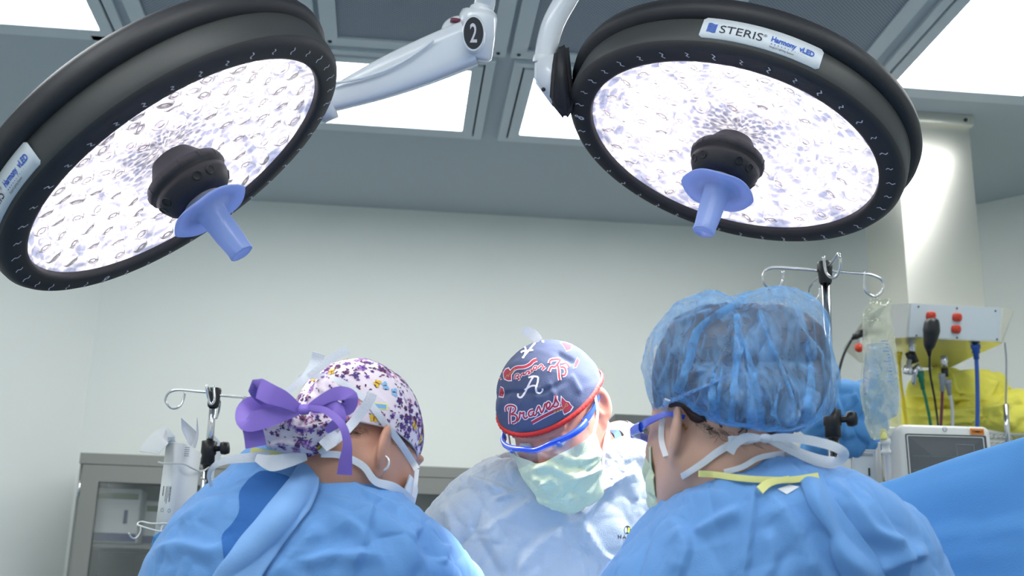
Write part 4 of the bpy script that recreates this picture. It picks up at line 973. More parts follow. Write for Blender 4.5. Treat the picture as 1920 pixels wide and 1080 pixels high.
o = mb.build('surgical_drape'); tag(o, 'large smooth blue surgical drape rising to the right edge of the frame', 'drape')
sm = o.modifiers.new('s', 'SOLIDIFY'); sm.thickness = .003; sm.offset = 1
# drape frame that carries it
t = thing('drape_frame', 'steel frame rod hidden under the top edge of the blue drape', 'frame', at(2080, 800, 1.82)*V(1, 1, 0))
MB().tube([at(x, y, d)+V(0, .012, -.022) for x, y, d in top[4:-4]], .008, M_CHROME, 12).build('rod', t)
q = at(*top[-6])+V(0, .012, -.03); MB().tube([q, q*V(1, 1, 0)], .012, M_CHROME, 12).build('post', t)

# ------------------------------------------------------------------ back cabinets
YCAB = 4.62; cx0 = ony(152, 862, YCAB)[0]; ztop = ony(500, 862, YCAB)[2]; ztop2 = ony(152, 850, YCAB)[2]
W_ = ony(560, 900, YCAB)[0]-cx0; W_ = .56
labs = ['grey steel cabinet with glass door holding white packs, left of the glove box', 'grey steel cabinet with glass door behind the floral cap person', 'grey steel cabinet with glass door between the floral cap and the surgeon', 'grey steel cabinet behind the surgeon, right end of the row']
for i in range(3):
    x0 = cx0+i*W_; x1 = x0+W_; zt_ = ztop2+.0; t = thing('supply_cabinet', labs[i], 'cabinet', ((x0+x1)/2, YCAB+.17, 0), 'grey supply cabinets along the back wall')
    mb = MB(); th = .018; y1 = YB-.005
    mb.box(((x0+x1)/2, (YCAB+y1)/2, zt_-th/2), (W_, y1-YCAB, th), M_GREYMETAL); mb.box(((x0+x1)/2, (YCAB+y1)/2, .05), (W_, y1-YCAB, .1), M_GREYMETAL)
    for x in (x0+.013, x1-.013): mb.box((x, (YCAB+y1)/2, zt_/2), (.026, y1-YCAB, zt_), M_GREYMETAL)
    mb.box(((x0+x1)/2, y1-.006, zt_/2), (W_, .01, zt_), M_DKSHELF); mb.box(((x0+x1)/2, YCAB-.006, zt_-.02), (W_, .03, .04), M_GREYMETAL); mb.build('carcass', t)
    mb = MB()
    for z in (float(ony(220, 1022, YCAB+.09)[2])-.006, 1.02, .5): mb.box(((x0+x1)/2, (YCAB+y1)/2+.03, z), (W_-.05, y1-YCAB-.07, .012), M_GREYMETAL)
    mb.build('shelves', t)
    mb = MB(); fw = .062; a, b, zb_, zt2 = x0+.016, x1-.006, .12, zt_-.043; yd = YCAB-.012
    mb.box(((a+b)/2, yd, zt2-fw/2), (b-a, .022, fw), M_GREYMETAL); mb.box(((a+b)/2, yd, zb_+fw/2), (b-a, .022, fw), M_GREYMETAL)
    for x in (a+fw/2, b-fw/2): mb.box((x, yd, (zb_+zt2)/2), (fw, .022, zt2-zb_-2*fw), M_GREYMETAL)
    dr = mb.build('door', t); mb = MB(); mb.box(((a+b)/2, yd+.004, (zb_+zt2)/2), (b-a-2*fw, .004, zt2-zb_-2*fw), M_CABGLASS); mb.build('pane', dr)
    for z in (zt2-.09, .4): MB().tube([V(a-.004, yd-.012, z-.03), V(a-.004, yd-.012, z+.03)], .005, M_CHROME, 10).build('hinge', dr)
    mb = MB(); mb.tube([V(b-.03, yd-.012, 1.0), V(b-.03, yd-.04, 1.01), V(b-.03, yd-.04, 1.11), V(b-.03, yd-.012, 1.12)], .005, M_CHROME, 10); mb.build('handle', dr)
zsh = float(ony(220, 1019, YCAB+.09)[2])
def pack(px0, px1, ztop_, label, strip=True, dep=.12, y=None):
    y = y or YCAB+.08; x0 = ony(px0, 960, y)[0]; x1 = ony(px1, 960, y)[0]; h = ztop_-1.5 if 0 else ztop_
    z0 = zsh; t = thing('supply_pack', label, 'supply pack', ((x0+x1)/2, y+dep/2, z0), 'packs inside the cabinets')
    mb = MB(); mb.box(((x0+x1)/2, y+dep/2, z0+h/2), (x1-x0, dep, h), M_CARTON, bev=.008); mb.build('pack_body', t)
    if strip:
        MB().box(((x0+x1)/2, y-.001, z0+h-.03), (x1-x0-.02, .004, .022), M_OLIVE).build('green_strip', t)
        MB().box(((x0+x1)/2, y-.001, z0+.022), (x1-x0-.01, .004, .03), M_INDIGO).build('blue_base', t)
        MB().box((x1-.05, y-.001, z0+h*.48), (.014, .004, .05), M_OLIVE if 0 else M_INDIGO).build('mark', t)
pack(174, 262, .205, 'white pack with olive strip on top shelf of the left cabinet')
pack(270, 330, .17, 'white pack standing right of the olive striped pack', True, .1, YCAB+.16)
pack(795, 850, .16, 'pale pack behind the glass between floral cap and surgeon', False, .1, YCAB+.12)
pack(442, 486, .14, 'pale pack behind the glass near the purple ribbon', False, .1, YCAB+.12)
mb = MB(); a, b = ony(1153, 776, 4.2), ony(1240, 778, 4.2); mb.box(((a[0]+b[0]+.25)/2, 4.4, a[2]/2), (b[0]+.25-a[0], .4, a[2]), M_DKMETAL)
mb.box(((a[0]+b[0]+.25)/2, 4.199, a[2]-.045), (b[0]+.23-a[0], .008, .004), M_BLACK)
tag(mb.build('tall_cabinet'), 'dark grey tall cabinet top showing between surgeon and blue bouffant cap', 'cabinet')

# ------------------------------------------------------------------ glove box in its wire holder
dG = 2.35; c7 = lambda x, y, d=dG: at(100+x/2.842, 700+y/2.842, d)
t = thing('glove_box', 'tall white glove carton standing open in a wire holder on left drip stand', 'glove box', c7(620, 840))
TL, TM, TR = c7(600, 368), c7(690, 372, dG-.02), c7(790, 420, dG+.07); dn = V(0, 0, -1)
Lz = .215
TL2, TM2, TR2 = c7(540, 835)[2], c7(645, 840, dG-.02)[2], 0
tilt = nrm(c7(540, 835)-TL); low = [p+tilt*Lz for p in (TL, TM, TR)]
bk = TL+(TR-TM); mb = MB(); prism(mb, [low[0], low[1], low[2], bk+tilt*Lz], [TL, TM, TR, bk], M_CARTON, .0015); bo = mb.build('carton', t)
mb = MB(); nn = nrm(np.cross(TM-TL, tilt)); nn = nn if nn@CF < 0 else -nn; e1 = tilt; e2 = nrm(TM-TL); wb = np.linalg.norm(TM-TL)
rr2 = random.Random(8)
for off, L_, h_ in ((.62, .030, .0022), (.55, .022, .0012), (.46, .034, .0012), (.38, .030, .0012), (.2, .018, .0022)):
    u = 0
    while u < L_:
        wd = rr2.uniform(.001, .0028); a = TL+e1*(Lz*.40+u)+e2*(wb*off)+nn*.0008; mb.add([a, a+e1*wd, a+e1*wd+e2*h_, a+e2*h_], [(0, 1, 2, 3)], M_INKDARK); u += wd+.0007
for (u, v) in ((.62, .3), (.62, .72), (.75, .25), (.75, .75)):
    c = TL+e1*Lz*u+e2*wb*v+nn*.0007
    for r_ in (.004,): mb.grid([[c+e1*r_*math.cos(a)*q+e2*r_*math.sin(a)*q for a in np.linspace(0, 2*PI, 13)] for q in (.7, 1)], M_GREYP)
for i in range(5): c = TM+(TR-TM)*.15+tilt*(.006+.004*i)+nn*0; mb.box(c+nrm(np.cross(TR-TM, tilt))*0-CF*.001, (.018, .001, .0012), M_GREYP)
mb.build('print', bo, 'small dark print')
mb = MB(); mb.ribbon([TL, TL+V(-.006, -.01, .008), TL+V(-.022, -.014, -.012), TL+V(-.026, -.016, -.024)], .05, M_CARTON, nor=nrm(V(-.4, -.8, .3)), th=.0008); mb.build('flap', bo)
mb = MB()
for (p, w_) in (([(700, 372), (690, 300), (683, 235)], 0), ):
    poly = [(720, 380), (683, 300), (681, 235), (710, 262), (765, 312), (750, 360), (735, 390)]
bvd = None
P3 = [c7(x, y, dG+.03) for x, y in poly]; P4 = [p+CF*.0015 for p in P3]; n_ = len(poly)
mb.add(P3+P4, [tuple(range(n_)), tuple(range(2*n_-1, n_-1, -1))]+[(i, (i+1) % n_, n_+(i+1) % n_, n_+i) for i in range(n_)], M_TAPE)
poly = [(742, 395), (760, 330), (766, 232), (774, 300), (772, 350), (756, 400)]; P3 = [c7(x, y, dG+.05) for x, y in poly]; P4 = [p+CF*.0015 for p in P3]; n_ = len(poly)
mb.add(P3+P4, [tuple(range(n_)), tuple(range(2*n_-1, n_-1, -1))]+[(i, (i+1) % n_, n_+(i+1) % n_, n_+i) for i in range(n_)], M_TAPE); mb.build('protruding_glove', t, 'white glove poking out of the open top')
t = thing('wire_holder', 'white wire holder gripping the glove carton beside the left drip stand', 'holder', c7(780, 520))
wr = lambda L, r_=.0018: MB().tube(smooth([c7(x, y, dG+z) for x, y, z in L], 40), r_, M_WHITEP, 8)
wr([(560, 474, -.0), (600, 480, -.025), (690, 482, -.03), (740, 505, .0), (790, 522, .08), (830, 500, .2)]).build('upper_wire', t)
wr([(650, 800, -.03), (590, 800, -.035), (520, 800, -.02), (470, 790, -.01), (450, 800, -.02), (460, 812, -.03), (560, 840, -.04), (640, 845, -.04)]).build('lower_wire', t)
wr([(466, 815, -.02), (462, 850, -.03), (440, 878, -.04), (418, 876, -.05), (402, 852, -.06)]).build('hook', t)
wr([(590, 800, -.03), (575, 830, -.035), (585, 860, -.04), (610, 870, -.04)]).build('hook', t)
wr([(780, 520, .07), (762, 600, .08), (760, 700, .08), (752, 820, .06), (650, 830, 0)], .0022).build('frame_wire', t)
wr([(790, 555, .1), (815, 575, .2), (840, 572, .22), (868, 570, .2)], .002).build('clip', t)
t = thing('glove_box', 'second white carton tucked behind the black clamp of left drip stand', 'glove box', c7(870, 420, 2.68))
mb = MB(); poly = [(815, 420), (850, 320), (905, 385), (910, 410), (860, 500), (850, 620), (820, 620)]
prism(mb, [c7(x, y, 2.68) for x, y in poly], [c7(x, y, 2.74) for x, y in poly], M_CARTON); mb.build('carton', t)
pouch = crumple('blue_pouch', 'small teal blue pouch hanging under the wire holder', 'pouch', [(288, 1005), (310, 996), (330, 1004), (335, 1035), (310, 1050), (286, 1034)], 2.3, .012, M_DRAPE, 40, .003, 4)

# ------------------------------------------------------------------ people
def gown_mesh(rings, lower, folds, seed, m, wr=((9, .010), (26, .003)), nv=230, nu=400, e=.8, famp=.007, fw=12, cr=((160, .03, .006, (1, 1, .55)), (500, .016, .0022, (1, 1, .6)))):
    """cloth tube from collar to hem; folds are pixel creases"""
    R_ = [(at(a[0], a[1], d), at(b[0], b[1], d), np.asarray(bv, float)) for a, b, d, bv in rings]+lower
    G = loft(R_, nv, nu, e); N_ = gnormals(G).reshape(-1, 3); P = G.reshape(-1, 3)
    c = G.mean(1, keepdims=True).repeat(G.shape[1], 1).reshape(-1, 3); N_ *= np.sign(((P-c)*N_).sum(1))[:, None]
    for i, (s_, a_) in enumerate(wr): P = wrinkle(P, N_, s_, a_, seed+i, i > 0)
    for (n_, w_, a_, st) in cr: P = creases(P, N_, n_, w_, a_, seed+n_, st)
    P = fold(P, N_, folds, famp, fw)
    mb = MB(); mb.grid(P.reshape(G.shape), m, wrap=True, flip=False); return mb, P.reshape(G.shape)
def sleeve(mb, sh, el, wr_, m, r0=.07, r1=.062, r2=.045):
    P = smooth([sh, (sh+el)/2, el, (el+wr_)/2, wr_], 40); r = np.interp(np.linspace(0, 1, 40), [0, .5, 1], [r0, r1, r2]); r = r*(1+.05*np.sin(np.arange(40)*1.9)+.03*np.sin(np.arange(40)*.8))
    mb.tube(P, r, m, 28)
def lower_rings(c, hw, th, zs, lat=None):
    lat = nrm(V(CR[0], CR[1], 0)) if lat is None else lat; out = []
    for z, q, t in zs: cc = V(c[0], c[1], z); out.append((cc-lat*hw*q, cc+lat*hw*q, -nrm(V(CF[0], CF[1], 0))*th*t))
    return out
fwd0 = nrm(V(CF[0], CF[1], 0)); lat0 = nrm(V(CR[0], CR[1], 0)); UPZ = V(0, 0, 1)
TOC = -fwd0
FIELD = V(.12, 1.95, .98)          # where the hands work, below the frame

# ---- the person in the floral cap, back to the viewer at left
dL = 1.72
yawL, pitL = math.radians(43), math.radians(24)
fl = fwd0*math.cos(yawL)+lat0*math.sin(yawL); fL = nrm(fl*math.cos(pitL)-UPZ*math.sin(pitL)); upL = nrm(UPZ*math.cos(pitL)+fl*math.sin(pitL)+lat0*.02)
HL = Head(at(672, 833, dL), fL, upL)
tL = thing('person', 'person with floral cap and purple ribbon, back turned, in a blue gown at left', 'person', at(600, 1080, dL)*V(1, 1, 0))
colc = at(612, 915, dL); chL = at(600, 1020, dL); hipL = V(*at(590, 1200, dL)[:2], .92)
shLl, shLr = at(420, 1050, dL+.03), at(745, 1070, dL+.03)
elLl, elLr = shLl+V(-.03, .12, -.26), shLr+V(.06, .10, -.26); wLl, wLr = V(-.24, 1.86, 1.0), V(-.10, 1.87, 1.0)
bm_ = body_parts(HL, colc, chL, hipL, [V(hipL[0]-.13, hipL[1], .02), V(hipL[0]+.13, hipL[1]+.03, .02)], shLl, shLr, elLl, elLr, wLl, wLr, M_SKINL, ez=-.018)
mbH = bm_; skL = bvh_of(bm_); hand_mesh(bm_, wLl, nrm(wLl-elLl), UPZ, M_GOWNW); hand_mesh(bm_, wLr, nrm(wLr-elLr), UPZ, M_GOWNW)
bodyL = bm_.build('body', tL)
rings = [((474, 850), (763, 946), dL, TOC*.060+UPZ*.022), ((452, 868), (776, 956), dL, TOC*.085+UPZ*.02), ((422, 900), (792, 964), dL, TOC*.105+UPZ*.01),
 ((384, 932), (815, 978), dL, TOC*.125), ((348, 974), (845, 1005), dL, TOC*.145), ((308, 1028), (878, 1042), dL, TOC*.155), ((280, 1085), (908, 1085), dL, TOC*.165), ((252, 1170), (925, 1170), dL, TOC*.17)]
cG = at(590, 1200, dL); lw = lower_rings(cG+V(0, -.03, 0), .25, .18, [(1.0, 1.0, 1), (.8, 1.05, 1.05), (.5, 1.15, 1.15), (.32, 1.2, 1.2)])
fo = [([(575, 905), (545, 960), (480, 1030), (400, 1085)], .010, 9, 34), ([(590, 935), (640, 940), (700, 960), (760, 1000), (800, 1060)], .006, 8, 24), ([(610, 955), (680, 1000), (660, 1080)], .005, 7, 22),
 ([(560, 1055), (620, 1040), (700, 1040)], .006, 8, 18), ([(290, 1035), (340, 1020), (400, 1030), (440, 1010)], .007, 10, 22), ([(330, 985), (380, 950), (430, 930)], .005, 10, 20), ([(700, 940), (690, 1000), (720, 1060)], .004, 6, 18),
 ([(790, 985), (770, 1020), (800, 1070)], .005, 8, 20), ([(500, 1085), (560, 1020), (600, 980)], .005, 8, 20), ([(655, 900), (700, 930), (750, 950)], .003, 5, 12), ([(840, 1020), (830, 1060)], .004, 8, 14)]
mbg, GL = gown_mesh(rings, lw, fo, 21, M_GOWN)
gbv = bvh_of(mbg)
sleeve(mbg, shLl+V(.03, 0, 0), elLl, wLl-nrm(wLl-elLl)*.03, M_GOWN); sleeve(mbg, shLr-V(.03, 0, 0), elLr, wLr-nrm(wLr-elLr)*.03, M_GOWN)
gownL = mbg.build('gown', tL)
mb = MB(); fillpoly(mb, gbv, [tuple(p) for p in smooth([(466, 900), (449, 925), (449, 958), (436, 982), (418, 1002), (418, 1028), (430, 1058), (480, 1010), (530, 935), (548, 902), (522, 888), (490, 884), (466, 900)], 40)[:-1]], M_GOWNSHADE, .003, 3); o = mb.build('overlap_shade', gownL, 'deep blue patch painting the overlap shadow on the back of the gown')  # shadow of the gown overlap, painted as a darker blue patch
# overlapping gown flap with a rolled edge
def strip_on(bv, left, right, m, off=.006, n=80, k=14, th=.003, puff=.004, back=None):
    """sheet between two pixel edges, laid over a surface and slightly puffed"""
    A, B = smooth(left, n), smooth(right, n); rows = []
    for i, (a, b) in enumerate(zip(A, B)):
        row = []
        for j in range(k+1):
            q = j/k; p = a*(1-q)+b*q; h, nn = hit(bv, p[0], p[1], off+puff*math.sin(PI*q)+(.0006*math.sin(i*.23+j*.6)), back); row.append(h if h is not None else at(p[0], p[1], back or 1.6))
        rows.append(row)
    G = np.array(rows)
    for _ in range(14): G[1:-1] = (G[:-2]+2*G[1:-1]+G[2:])/4
    for _ in range(2): G[:, 1:-1] = (G[:, :-2]+2*G[:, 1:-1]+G[:, 2:])/4
    back_ = G+nrm(CF)*th; e0 = np.concatenate([G, back_[:, ::-1]], 1); mb = MB(); mb.grid(e0, m, wrap=True); return mb
strip_on(gbv, [(572, 855), (545, 900), (510, 945), (455, 1010), (392, 1090)], [(578, 858), (600, 905), (582, 960), (540, 1010), (490, 1090)], M_GOWNL, .006, back=dL-.13).build('gown_flap', gownL, 'lighter blue overlapping flap of the gown')
mb = MB(); rb = [hit(gbv, x, y, .004, dL-.05)[0] for x, y in [(471, 848), (500, 853), (540, 858), (580, 861), (612, 868)]]
mb.ribbon([at(x, y, dL-.085) for x, y in [(470, 845), (505, 851), (545, 856), (585, 858), (608, 864)]], .0105, M_PALEYEL, th=.0015); mb.build('collar_binding', gownL, 'pale yellow collar binding')
# cap: dome in the head frame
def dome(H, rx, ry, rz, c, hem, m, nseg=150, nring=60, folds=(), amp=.003, fw=6, wr=(), seed=0, gather=None):
    """cap around the skull from crown to a hem; hem(azimuth) = polar angle"""
    G = []
    for i in range(nring):
        row = []
        for j in range(nseg):
            a = 2*PI*j/nseg; ph = hem(a)*i/(nring-1); d = V(math.sin(ph)*math.sin(a)*rx, math.sin(ph)*math.cos(a)*ry, math.cos(ph)*rz); row.append(H.C+H.R@(V(*c)+d))
        G.append(row)
    G = np.array(G); N_ = G-(H.C+H.R@V(*c)); N_ = (N_/np.linalg.norm(N_, axis=2)[..., None]).reshape(-1, 3); P = G.reshape(-1, 3)
    if gather: 
        ga, gn = gather; ph = np.repeat(np.linspace(0, 1, nring), nseg); az = np.tile(np.arange(nseg)*2*PI/nseg, nring); P = P+N_*(ga*np.sin(az*gn)*np.clip((ph-.75)*4, 0, 1))[:, None]
    for q in wr: P = wrinkle(P, N_, q[0], q[1], seed+int(q[0]))
    P = fold(P, N_, folds, amp, fw); G = P.reshape(G.shape)
    inner = G[::-1]-N_.reshape(G.shape)[::-1]*.0025
    full = np.concatenate([G, inner[:6]], 0); mb = MB(); mb.grid(full, m, wrap=True); return mb, G
def hemL(a):   # back low, front at the brow
    return math.radians(100+ -6*math.cos(a)+14*max(0, -math.cos(a)))
mbc, GC = dome(HL, .081, .101, .094, (0, -.010, .026), hemL, M_FLORAL, folds=[([(600, 700), (640, 740), (660, 790)], .003, 5, 10), ([(575, 740), (620, 760)], .004, 4, 8), ([(590, 720), (630, 750)], .004, 4, 8), ([(565, 760), (600, 775)], .004, 4, 7), ([(700, 680), (740, 720), (770, 790)], .002, 5, 12), ([(620, 690), (680, 720), (760, 790)], .0015, 4, 8)], wr=((30, .0025),), seed=3)
capbv = bvh_of(mbc)
bunout = [(472, 800), (480, 778), (505, 764), (540, 760), (570, 766), (600, 760), (625, 768), (640, 790), (630, 812), (612, 838), (590, 852), (550, 853), (510, 838), (482, 822)]
GB = inflate(bunout, dL-.10, .045, .05, 110, 26, .5); NB = (GB-GB.mean((0, 1))); NB /= np.linalg.norm(NB, axis=2)[..., None]
PB = wrinkle(GB.reshape(-1, 3), NB.reshape(-1, 3), 55, .003, 8); PB = fold(PB, NB.reshape(-1, 3), [([(575, 768), (570, 790), (560, 815)], -.007, 7, 9), ([(475, 800), (520, 792), (570, 800), (630, 785)], .002, 3, 8), ([(520, 768), (530, 800)], -.004, 5, 8), ([(610, 770), (600, 800)], -.004, 5, 8), ([(545, 765), (550, 790)], .004, 5, 6), ([(500, 835), (540, 830), (600, 840)], .003, 5, 8)], .004, 6)
mbb = MB(); mbb.grid(PB.reshape(GB.shape), M_FLORAL, wrap=True); bunbv = bvh_of(mbb)
PCOL = {}
for n_, c_ in (('violet', (122, 84, 160)), ('plum', (92, 40, 84)), ('lilac', (178, 140, 200)), ('rose', (196, 130, 160)), ('indigo', (70, 60, 130)), ('butter', (216, 176, 40)), ('sky', (130, 180, 220)), ('leaf', (72, 60, 84)), ('wine', (120, 30, 56))):
    PCOL[n_] = mat('print_'+n_, c_, .85)
def prints(mb, G, bv, n, seed, size=.0075):
    """small printed blossoms, leaves and butterflies lying in the cloth"""
    r = random.Random(seed); a, b = G.shape[:2]; cen = G.reshape(-1, 3).mean(0)
    def stamp(c, nn, ang, pts, m, off):
        e1 = nrm(np.cross(nn, V(.3, .2, .9))); e2 = np.cross(nn, e1); ca, sa = math.cos(ang), math.sin(ang); Q = []
        for u, v in pts:
            p = c+e1*(u*ca-v*sa)+e2*(u*sa+v*ca); h = bv.find_nearest(Vector(p)); hn = np.array(h[1]); hn = hn if hn@nn > 0 else -hn; Q.append(np.array(h[0])+hn*off)
        cc = bv.find_nearest(Vector(c)); hn = np.array(cc[1]); hn = hn if hn@nn > 0 else -hn
        mb.add([np.array(cc[0])+hn*off]+Q if abs(np.mean([p[0] for p in pts])) < 1e-3 else [np.mean(Q, 0)+hn*off*.3]+Q, [(0, i+1, (i+1) % len(Q)+1) for i in range(len(Q))], m)
    blob = lambda cx, cy, rx, ry, t: [(cx+rx*math.cos(q)*math.cos(t)-ry*math.sin(q)*math.sin(t), cy+rx*math.cos(q)*math.sin(t)+ry*math.sin(q)*math.cos(t)) for q in np.linspace(0, 2*PI, 9)[:-1]]
    def rnd():
        i, j = int((a-3)*r.random()**.62)+1, r.randrange(b); c = G[i, j]; h = bv.find_nearest(Vector(c)); nn = np.array(h[1]); nn = nn if nn@(c-cen) > 0 else -nn; return c, nn, r.uniform(0, 6.28)
    for _ in range(n):
        c, nn, an = rnd(); col = r.choice(['violet', 'lilac', 'rose', 'plum', 'violet', 'indigo']); s_ = size*r.uniform(.6, 1.25); e1 = nrm(np.cross(nn, V(.3, .2, .9))); e2 = np.cross(nn, e1)
        for k_ in range(r.randint(3, 6)):
            o_ = c+(e1*r.uniform(-1, 1)+e2*r.uniform(-1, 1))*s_*1.9; cc = r.choice([col, col, 'lilac', 'plum', 'indigo'])
            ss = s_*r.uniform(.25, .62)
            for q in range(5):
                t = q*2*PI/5+an; stamp(o_, nn, 0, blob(math.cos(t)*ss*.62, math.sin(t)*ss*.62, ss*.5, ss*.34, t), PCOL[cc], .0008)
            stamp(o_, nn, 0, blob(0, 0, ss*.25, ss*.25, 0), PCOL['indigo' if cc != 'indigo' else 'wine'], .0011)
        for k_ in range(r.randint(3, 7)):
            o_ = c+(e1*r.uniform(-1, 1)+e2*r.uniform(-1, 1))*s_*2.6; stamp(o_, nn, r.uniform(0, 6.28), blob(0, 0, s_*.3, s_*.12, 0), PCOL[r.choice(['leaf', 'plum', 'leaf', 'violet'])], .0007)
    for _ in range(n//7):
        c, nn, an = rnd(); s_ = size*.75; col = PCOL[r.choice(['butter', 'butter', 'sky'])]
        for sg in (-1, 1):
            stamp(c, nn, an, blob(s_*.5*sg, s_*.3, s_*.55, s_*.4, .5*sg), col, .0010); stamp(c, nn, an, blob(s_*.4*sg, -s_*.35, s_*.36, s_*.3, -.4*sg), col, .0010)
        stamp(c, nn, an, blob(0, 0, s_*.09, s_*.55, 0), PCOL['plum'], .0013)
prints(mbc, GC, capbv, 190, 5, .0092); prints(mbb, PB.reshape(GB.shape)[:27], bunbv, 46, 6, .0085)
# care label on the cap and seam
fillpoly(mbc, capbv, [(676, 752), (727, 757), (727, 769), (678, 765)], M_PALEYEL, .0012, 2); fillpoly(mbc, capbv, [(679, 755), (724, 759), (724, 767), (680, 763)], PCOL['sky'], .0016, 2)
capL = mbc.build('cap', tL, 'floral cotton surgical cap in lilac and violet'); mbb.build('bun_pouch', capL, 'gathered floral pouch over the hair bun')
# wispy hair below the cap edge
def strands(bv, region, n, L, m, seed, dirpx, r_=.00016, off=.001, back=None):
    r = random.Random(seed); mb = MB()
    for _ in range(n):
        a = r.random(); p = smooth(region, 30)[int(a*29)]; x, y = p[0]+r.uniform(-6, 6), p[1]+r.uniform(-5, 5); an = math.atan2(dirpx[1], dirpx[0])+r.gauss(0, .35); l = L*r.uniform(.5, 1.3); pts = []
        for q in np.linspace(0, 1, 6):
            h, nn = hit(bv, x+math.cos(an+q*.5*r.choice((-1, 1)))*l*q, y+math.sin(an)*l*q, off+.002*q, back)
            if h is not None: pts.append(h)
        if len(pts) > 3: mb.tube(pts, [r_]*(len(pts)-1)+[r_*.3], m, 4, cap=False)
    return mb
mb = strands(skL, [(630, 806), (655, 808), (680, 808)], 70, 12, M_HAIR, 2, (1, .5)); mb.build('hair', tL, 'dark wisps of hair under the cap edge')
mb = strands(skL, [(735, 815), (760, 828), (780, 842)], 80, 14, M_HAIR, 3, (1, 1))
if mb.n: mb.build('hair', tL, 'dark wisps of hair at the temple')
# hoop earring
mb = MB(); ce = at(715, 868, dL-.078); mb.tube([ce+lat0*.0105*math.cos(a)+UPZ*.0105*math.sin(a)-fwd0*.002*math.cos(a) for a in np.linspace(.5*PI+.45, 2.5*PI-.45, 40)], .0019, M_SILVER, 12); mb.build('hoop_earring', tL, 'silver hoop earring')
# purple ribbon
dR = dL-.165
mb = MB()
mb.ribbon(pxs([(560, 766, dR), (530, 748, dR-.01), (505, 738, dR-.015), (484, 728, dR-.01), (494, 745, dR+.005), (515, 762, dR+.01), (545, 774, dR+.005)], 0), [.012, .022, .026, .026, .02, .014, .012], M_PURPLE)
mb.build('ribbon_loop', tL)
MB().ribbon(pxs([(560, 770, dR), (530, 775, dR), (495, 785, dR-.01), (464, 790, dR-.01), (462, 770, dR), (480, 758, dR+.01), (515, 758, dR+.015), (555, 768, dR+.005)], 0), [.012, .022, .026, .026, .026, .024, .018, .010], M_PURPLE).build('ribbon_loop', tL)
MB().ribbon(pxs([(470, 795, dR+.005), (476, 815, dR), (480, 838, dR)], 0), [.024, .026, .027], M_PURPLE).build('ribbon_tail', tL)
MB().ribbon(pxs([(575, 768, dR), (600, 752, dR), (632, 738, dR), (655, 745, dR-.004), (650, 765, dR), (625, 766, dR+.004), (585, 768, dR)], 0), [.009, .013, .018, .022, .020, .013, .009], M_PURPLE).build('ribbon_loop', tL)
MB().ribbon(pxs([(572, 766, dR), (600, 764, dR+.005), (628, 762, dR), (638, 785, dR-.003), (622, 800, dR), (612, 808, dR+.01)], 0), [.008, .012, .016, .016, .012, .008], M_PURPLE).build('ribbon_loop', tL)
MB().ribbon(pxs([(578, 764, dR-.005), (610, 770, dR-.01), (640, 795, dR-.02), (651, 830, dR-.02), (648, 865, dR-.015), (646, 890, dR-.01)], 0), [.007, .009, .010, .011, .017, .020], M_PURPLE).build('ribbon_tail', tL)
mb = MB(); mb.lathe([(0, -.008), (.006, -.006), (.0075, 0), (.006, .006), (0, .008)], M_PURPLE, 16, at(570, 768, dR-.004), lat0); mb.build('ribbon_knot', tL)
# mask with ties
def skin_path(bvs, L, off, back):
    out = []
    for p in L:
        best = None
        for bv in bvs:
            h, nn = hit(bv, p[0], p[1], off)
            if h is not None:
                dd_ = (h-CAM)@CF
                if best is None or dd_ < best[0]: best = (dd_, h)
        out.append(best[1] if best is not None and len(p) < 3 else at(p[0], p[1], p[2] if len(p) > 2 else back))
    return np.array(out)
msk = MB(); rows = []
mG = []
for i in range(22):
    v = i/21; z = -.022-.1*v; row = []
    for j in range(29):
        u = -1+2*j/28; a = u*1.35; bulge = .012*math.sin(PI*v); x = math.sin(a)*(.072-.012*v*v); y = .036+math.cos(a)*(.076-.01*v)+bulge*math.cos(a); row.append(HL.p(x, y, z-.004*math.cos(a)))
    mG.append(row)
mG = np.array(mG); mG2 = mG+(mG-HL.C)*.02; msk.grid(np.concatenate([mG2, mG[::-1]], 0), M_TAPE); mo = msk.build('face_mask', tL, 'white face mask seen from its side edge')
dLm = dL-.1
MB().ribbon(skin_path([capbv, skL], [(560, 708, dL-.09), (600, 708), (645, 722), (690, 757), (720, 795), (750, 835), (770, 868), (782, 880, dL-.02)], .004, dLm), .0095, M_TAPE).build('mask_tie', mo)
MB().ribbon(skin_path([gbv, skL, bunbv], [(598, 846), (640, 856), (680, 874), (705, 897), (735, 920), (772, 945, dL-.03)], .005, dLm), [.009, .0095, .0095, .012, .018], M_TAPE).build('mask_tie', mo)
MB().ribbon([at(782, 880, dL-.02), at(779, 910, dL-.03), at(774, 946, dL-.03)], .006, M_TAPE).build('mask_edge', mo)
MB().ribbon(skin_path([capbv], [(598, 848, dL-.12), (625, 830, dL-.12), (660, 795, dL-.1), (690, 755, dL-.1), (698, 737, dL-.1)], .004, dLm), [.006, .011, .013, .014, .014], M_TAPE).build('mask_tie', mo)
MB().ribbon(pxs([(525, 745, dL-.12), (560, 718, dL-.11), (575, 705, dL-.1), (592, 680, dL-.09), (598, 662, dL-.09)], 0), [.006, .010, .012, .016, .018], M_TAPE).build('mask_tie', mo)
MB().ribbon(pxs([(575, 708, dL-.1), (600, 690, dL-.095), (625, 670, dL-.09), (653, 655, dL-.085)], 0), [.008, .010, .011, .012], M_TAPE).build('mask_tie', mo)
MB().ribbon(pxs([(505, 855, dL-.11), (470, 858, dL-.12), (430, 862, dL-.12), (404, 872, dL-.12), (392, 890, dL-.11), (396, 912, dL-.1)], 0), [.014, .013, .011, .008, .0055, .004], M_TAPE).build('mask_tie', mo)
MB().ribbon(pxs([(480, 858, dL-.13), (510, 868, dL-.14), (545, 862, dL-.13), (575, 856, dL-.12)], 0), [.010, .022, .018, .010], M_TAPE).build('mask_tie', mo)
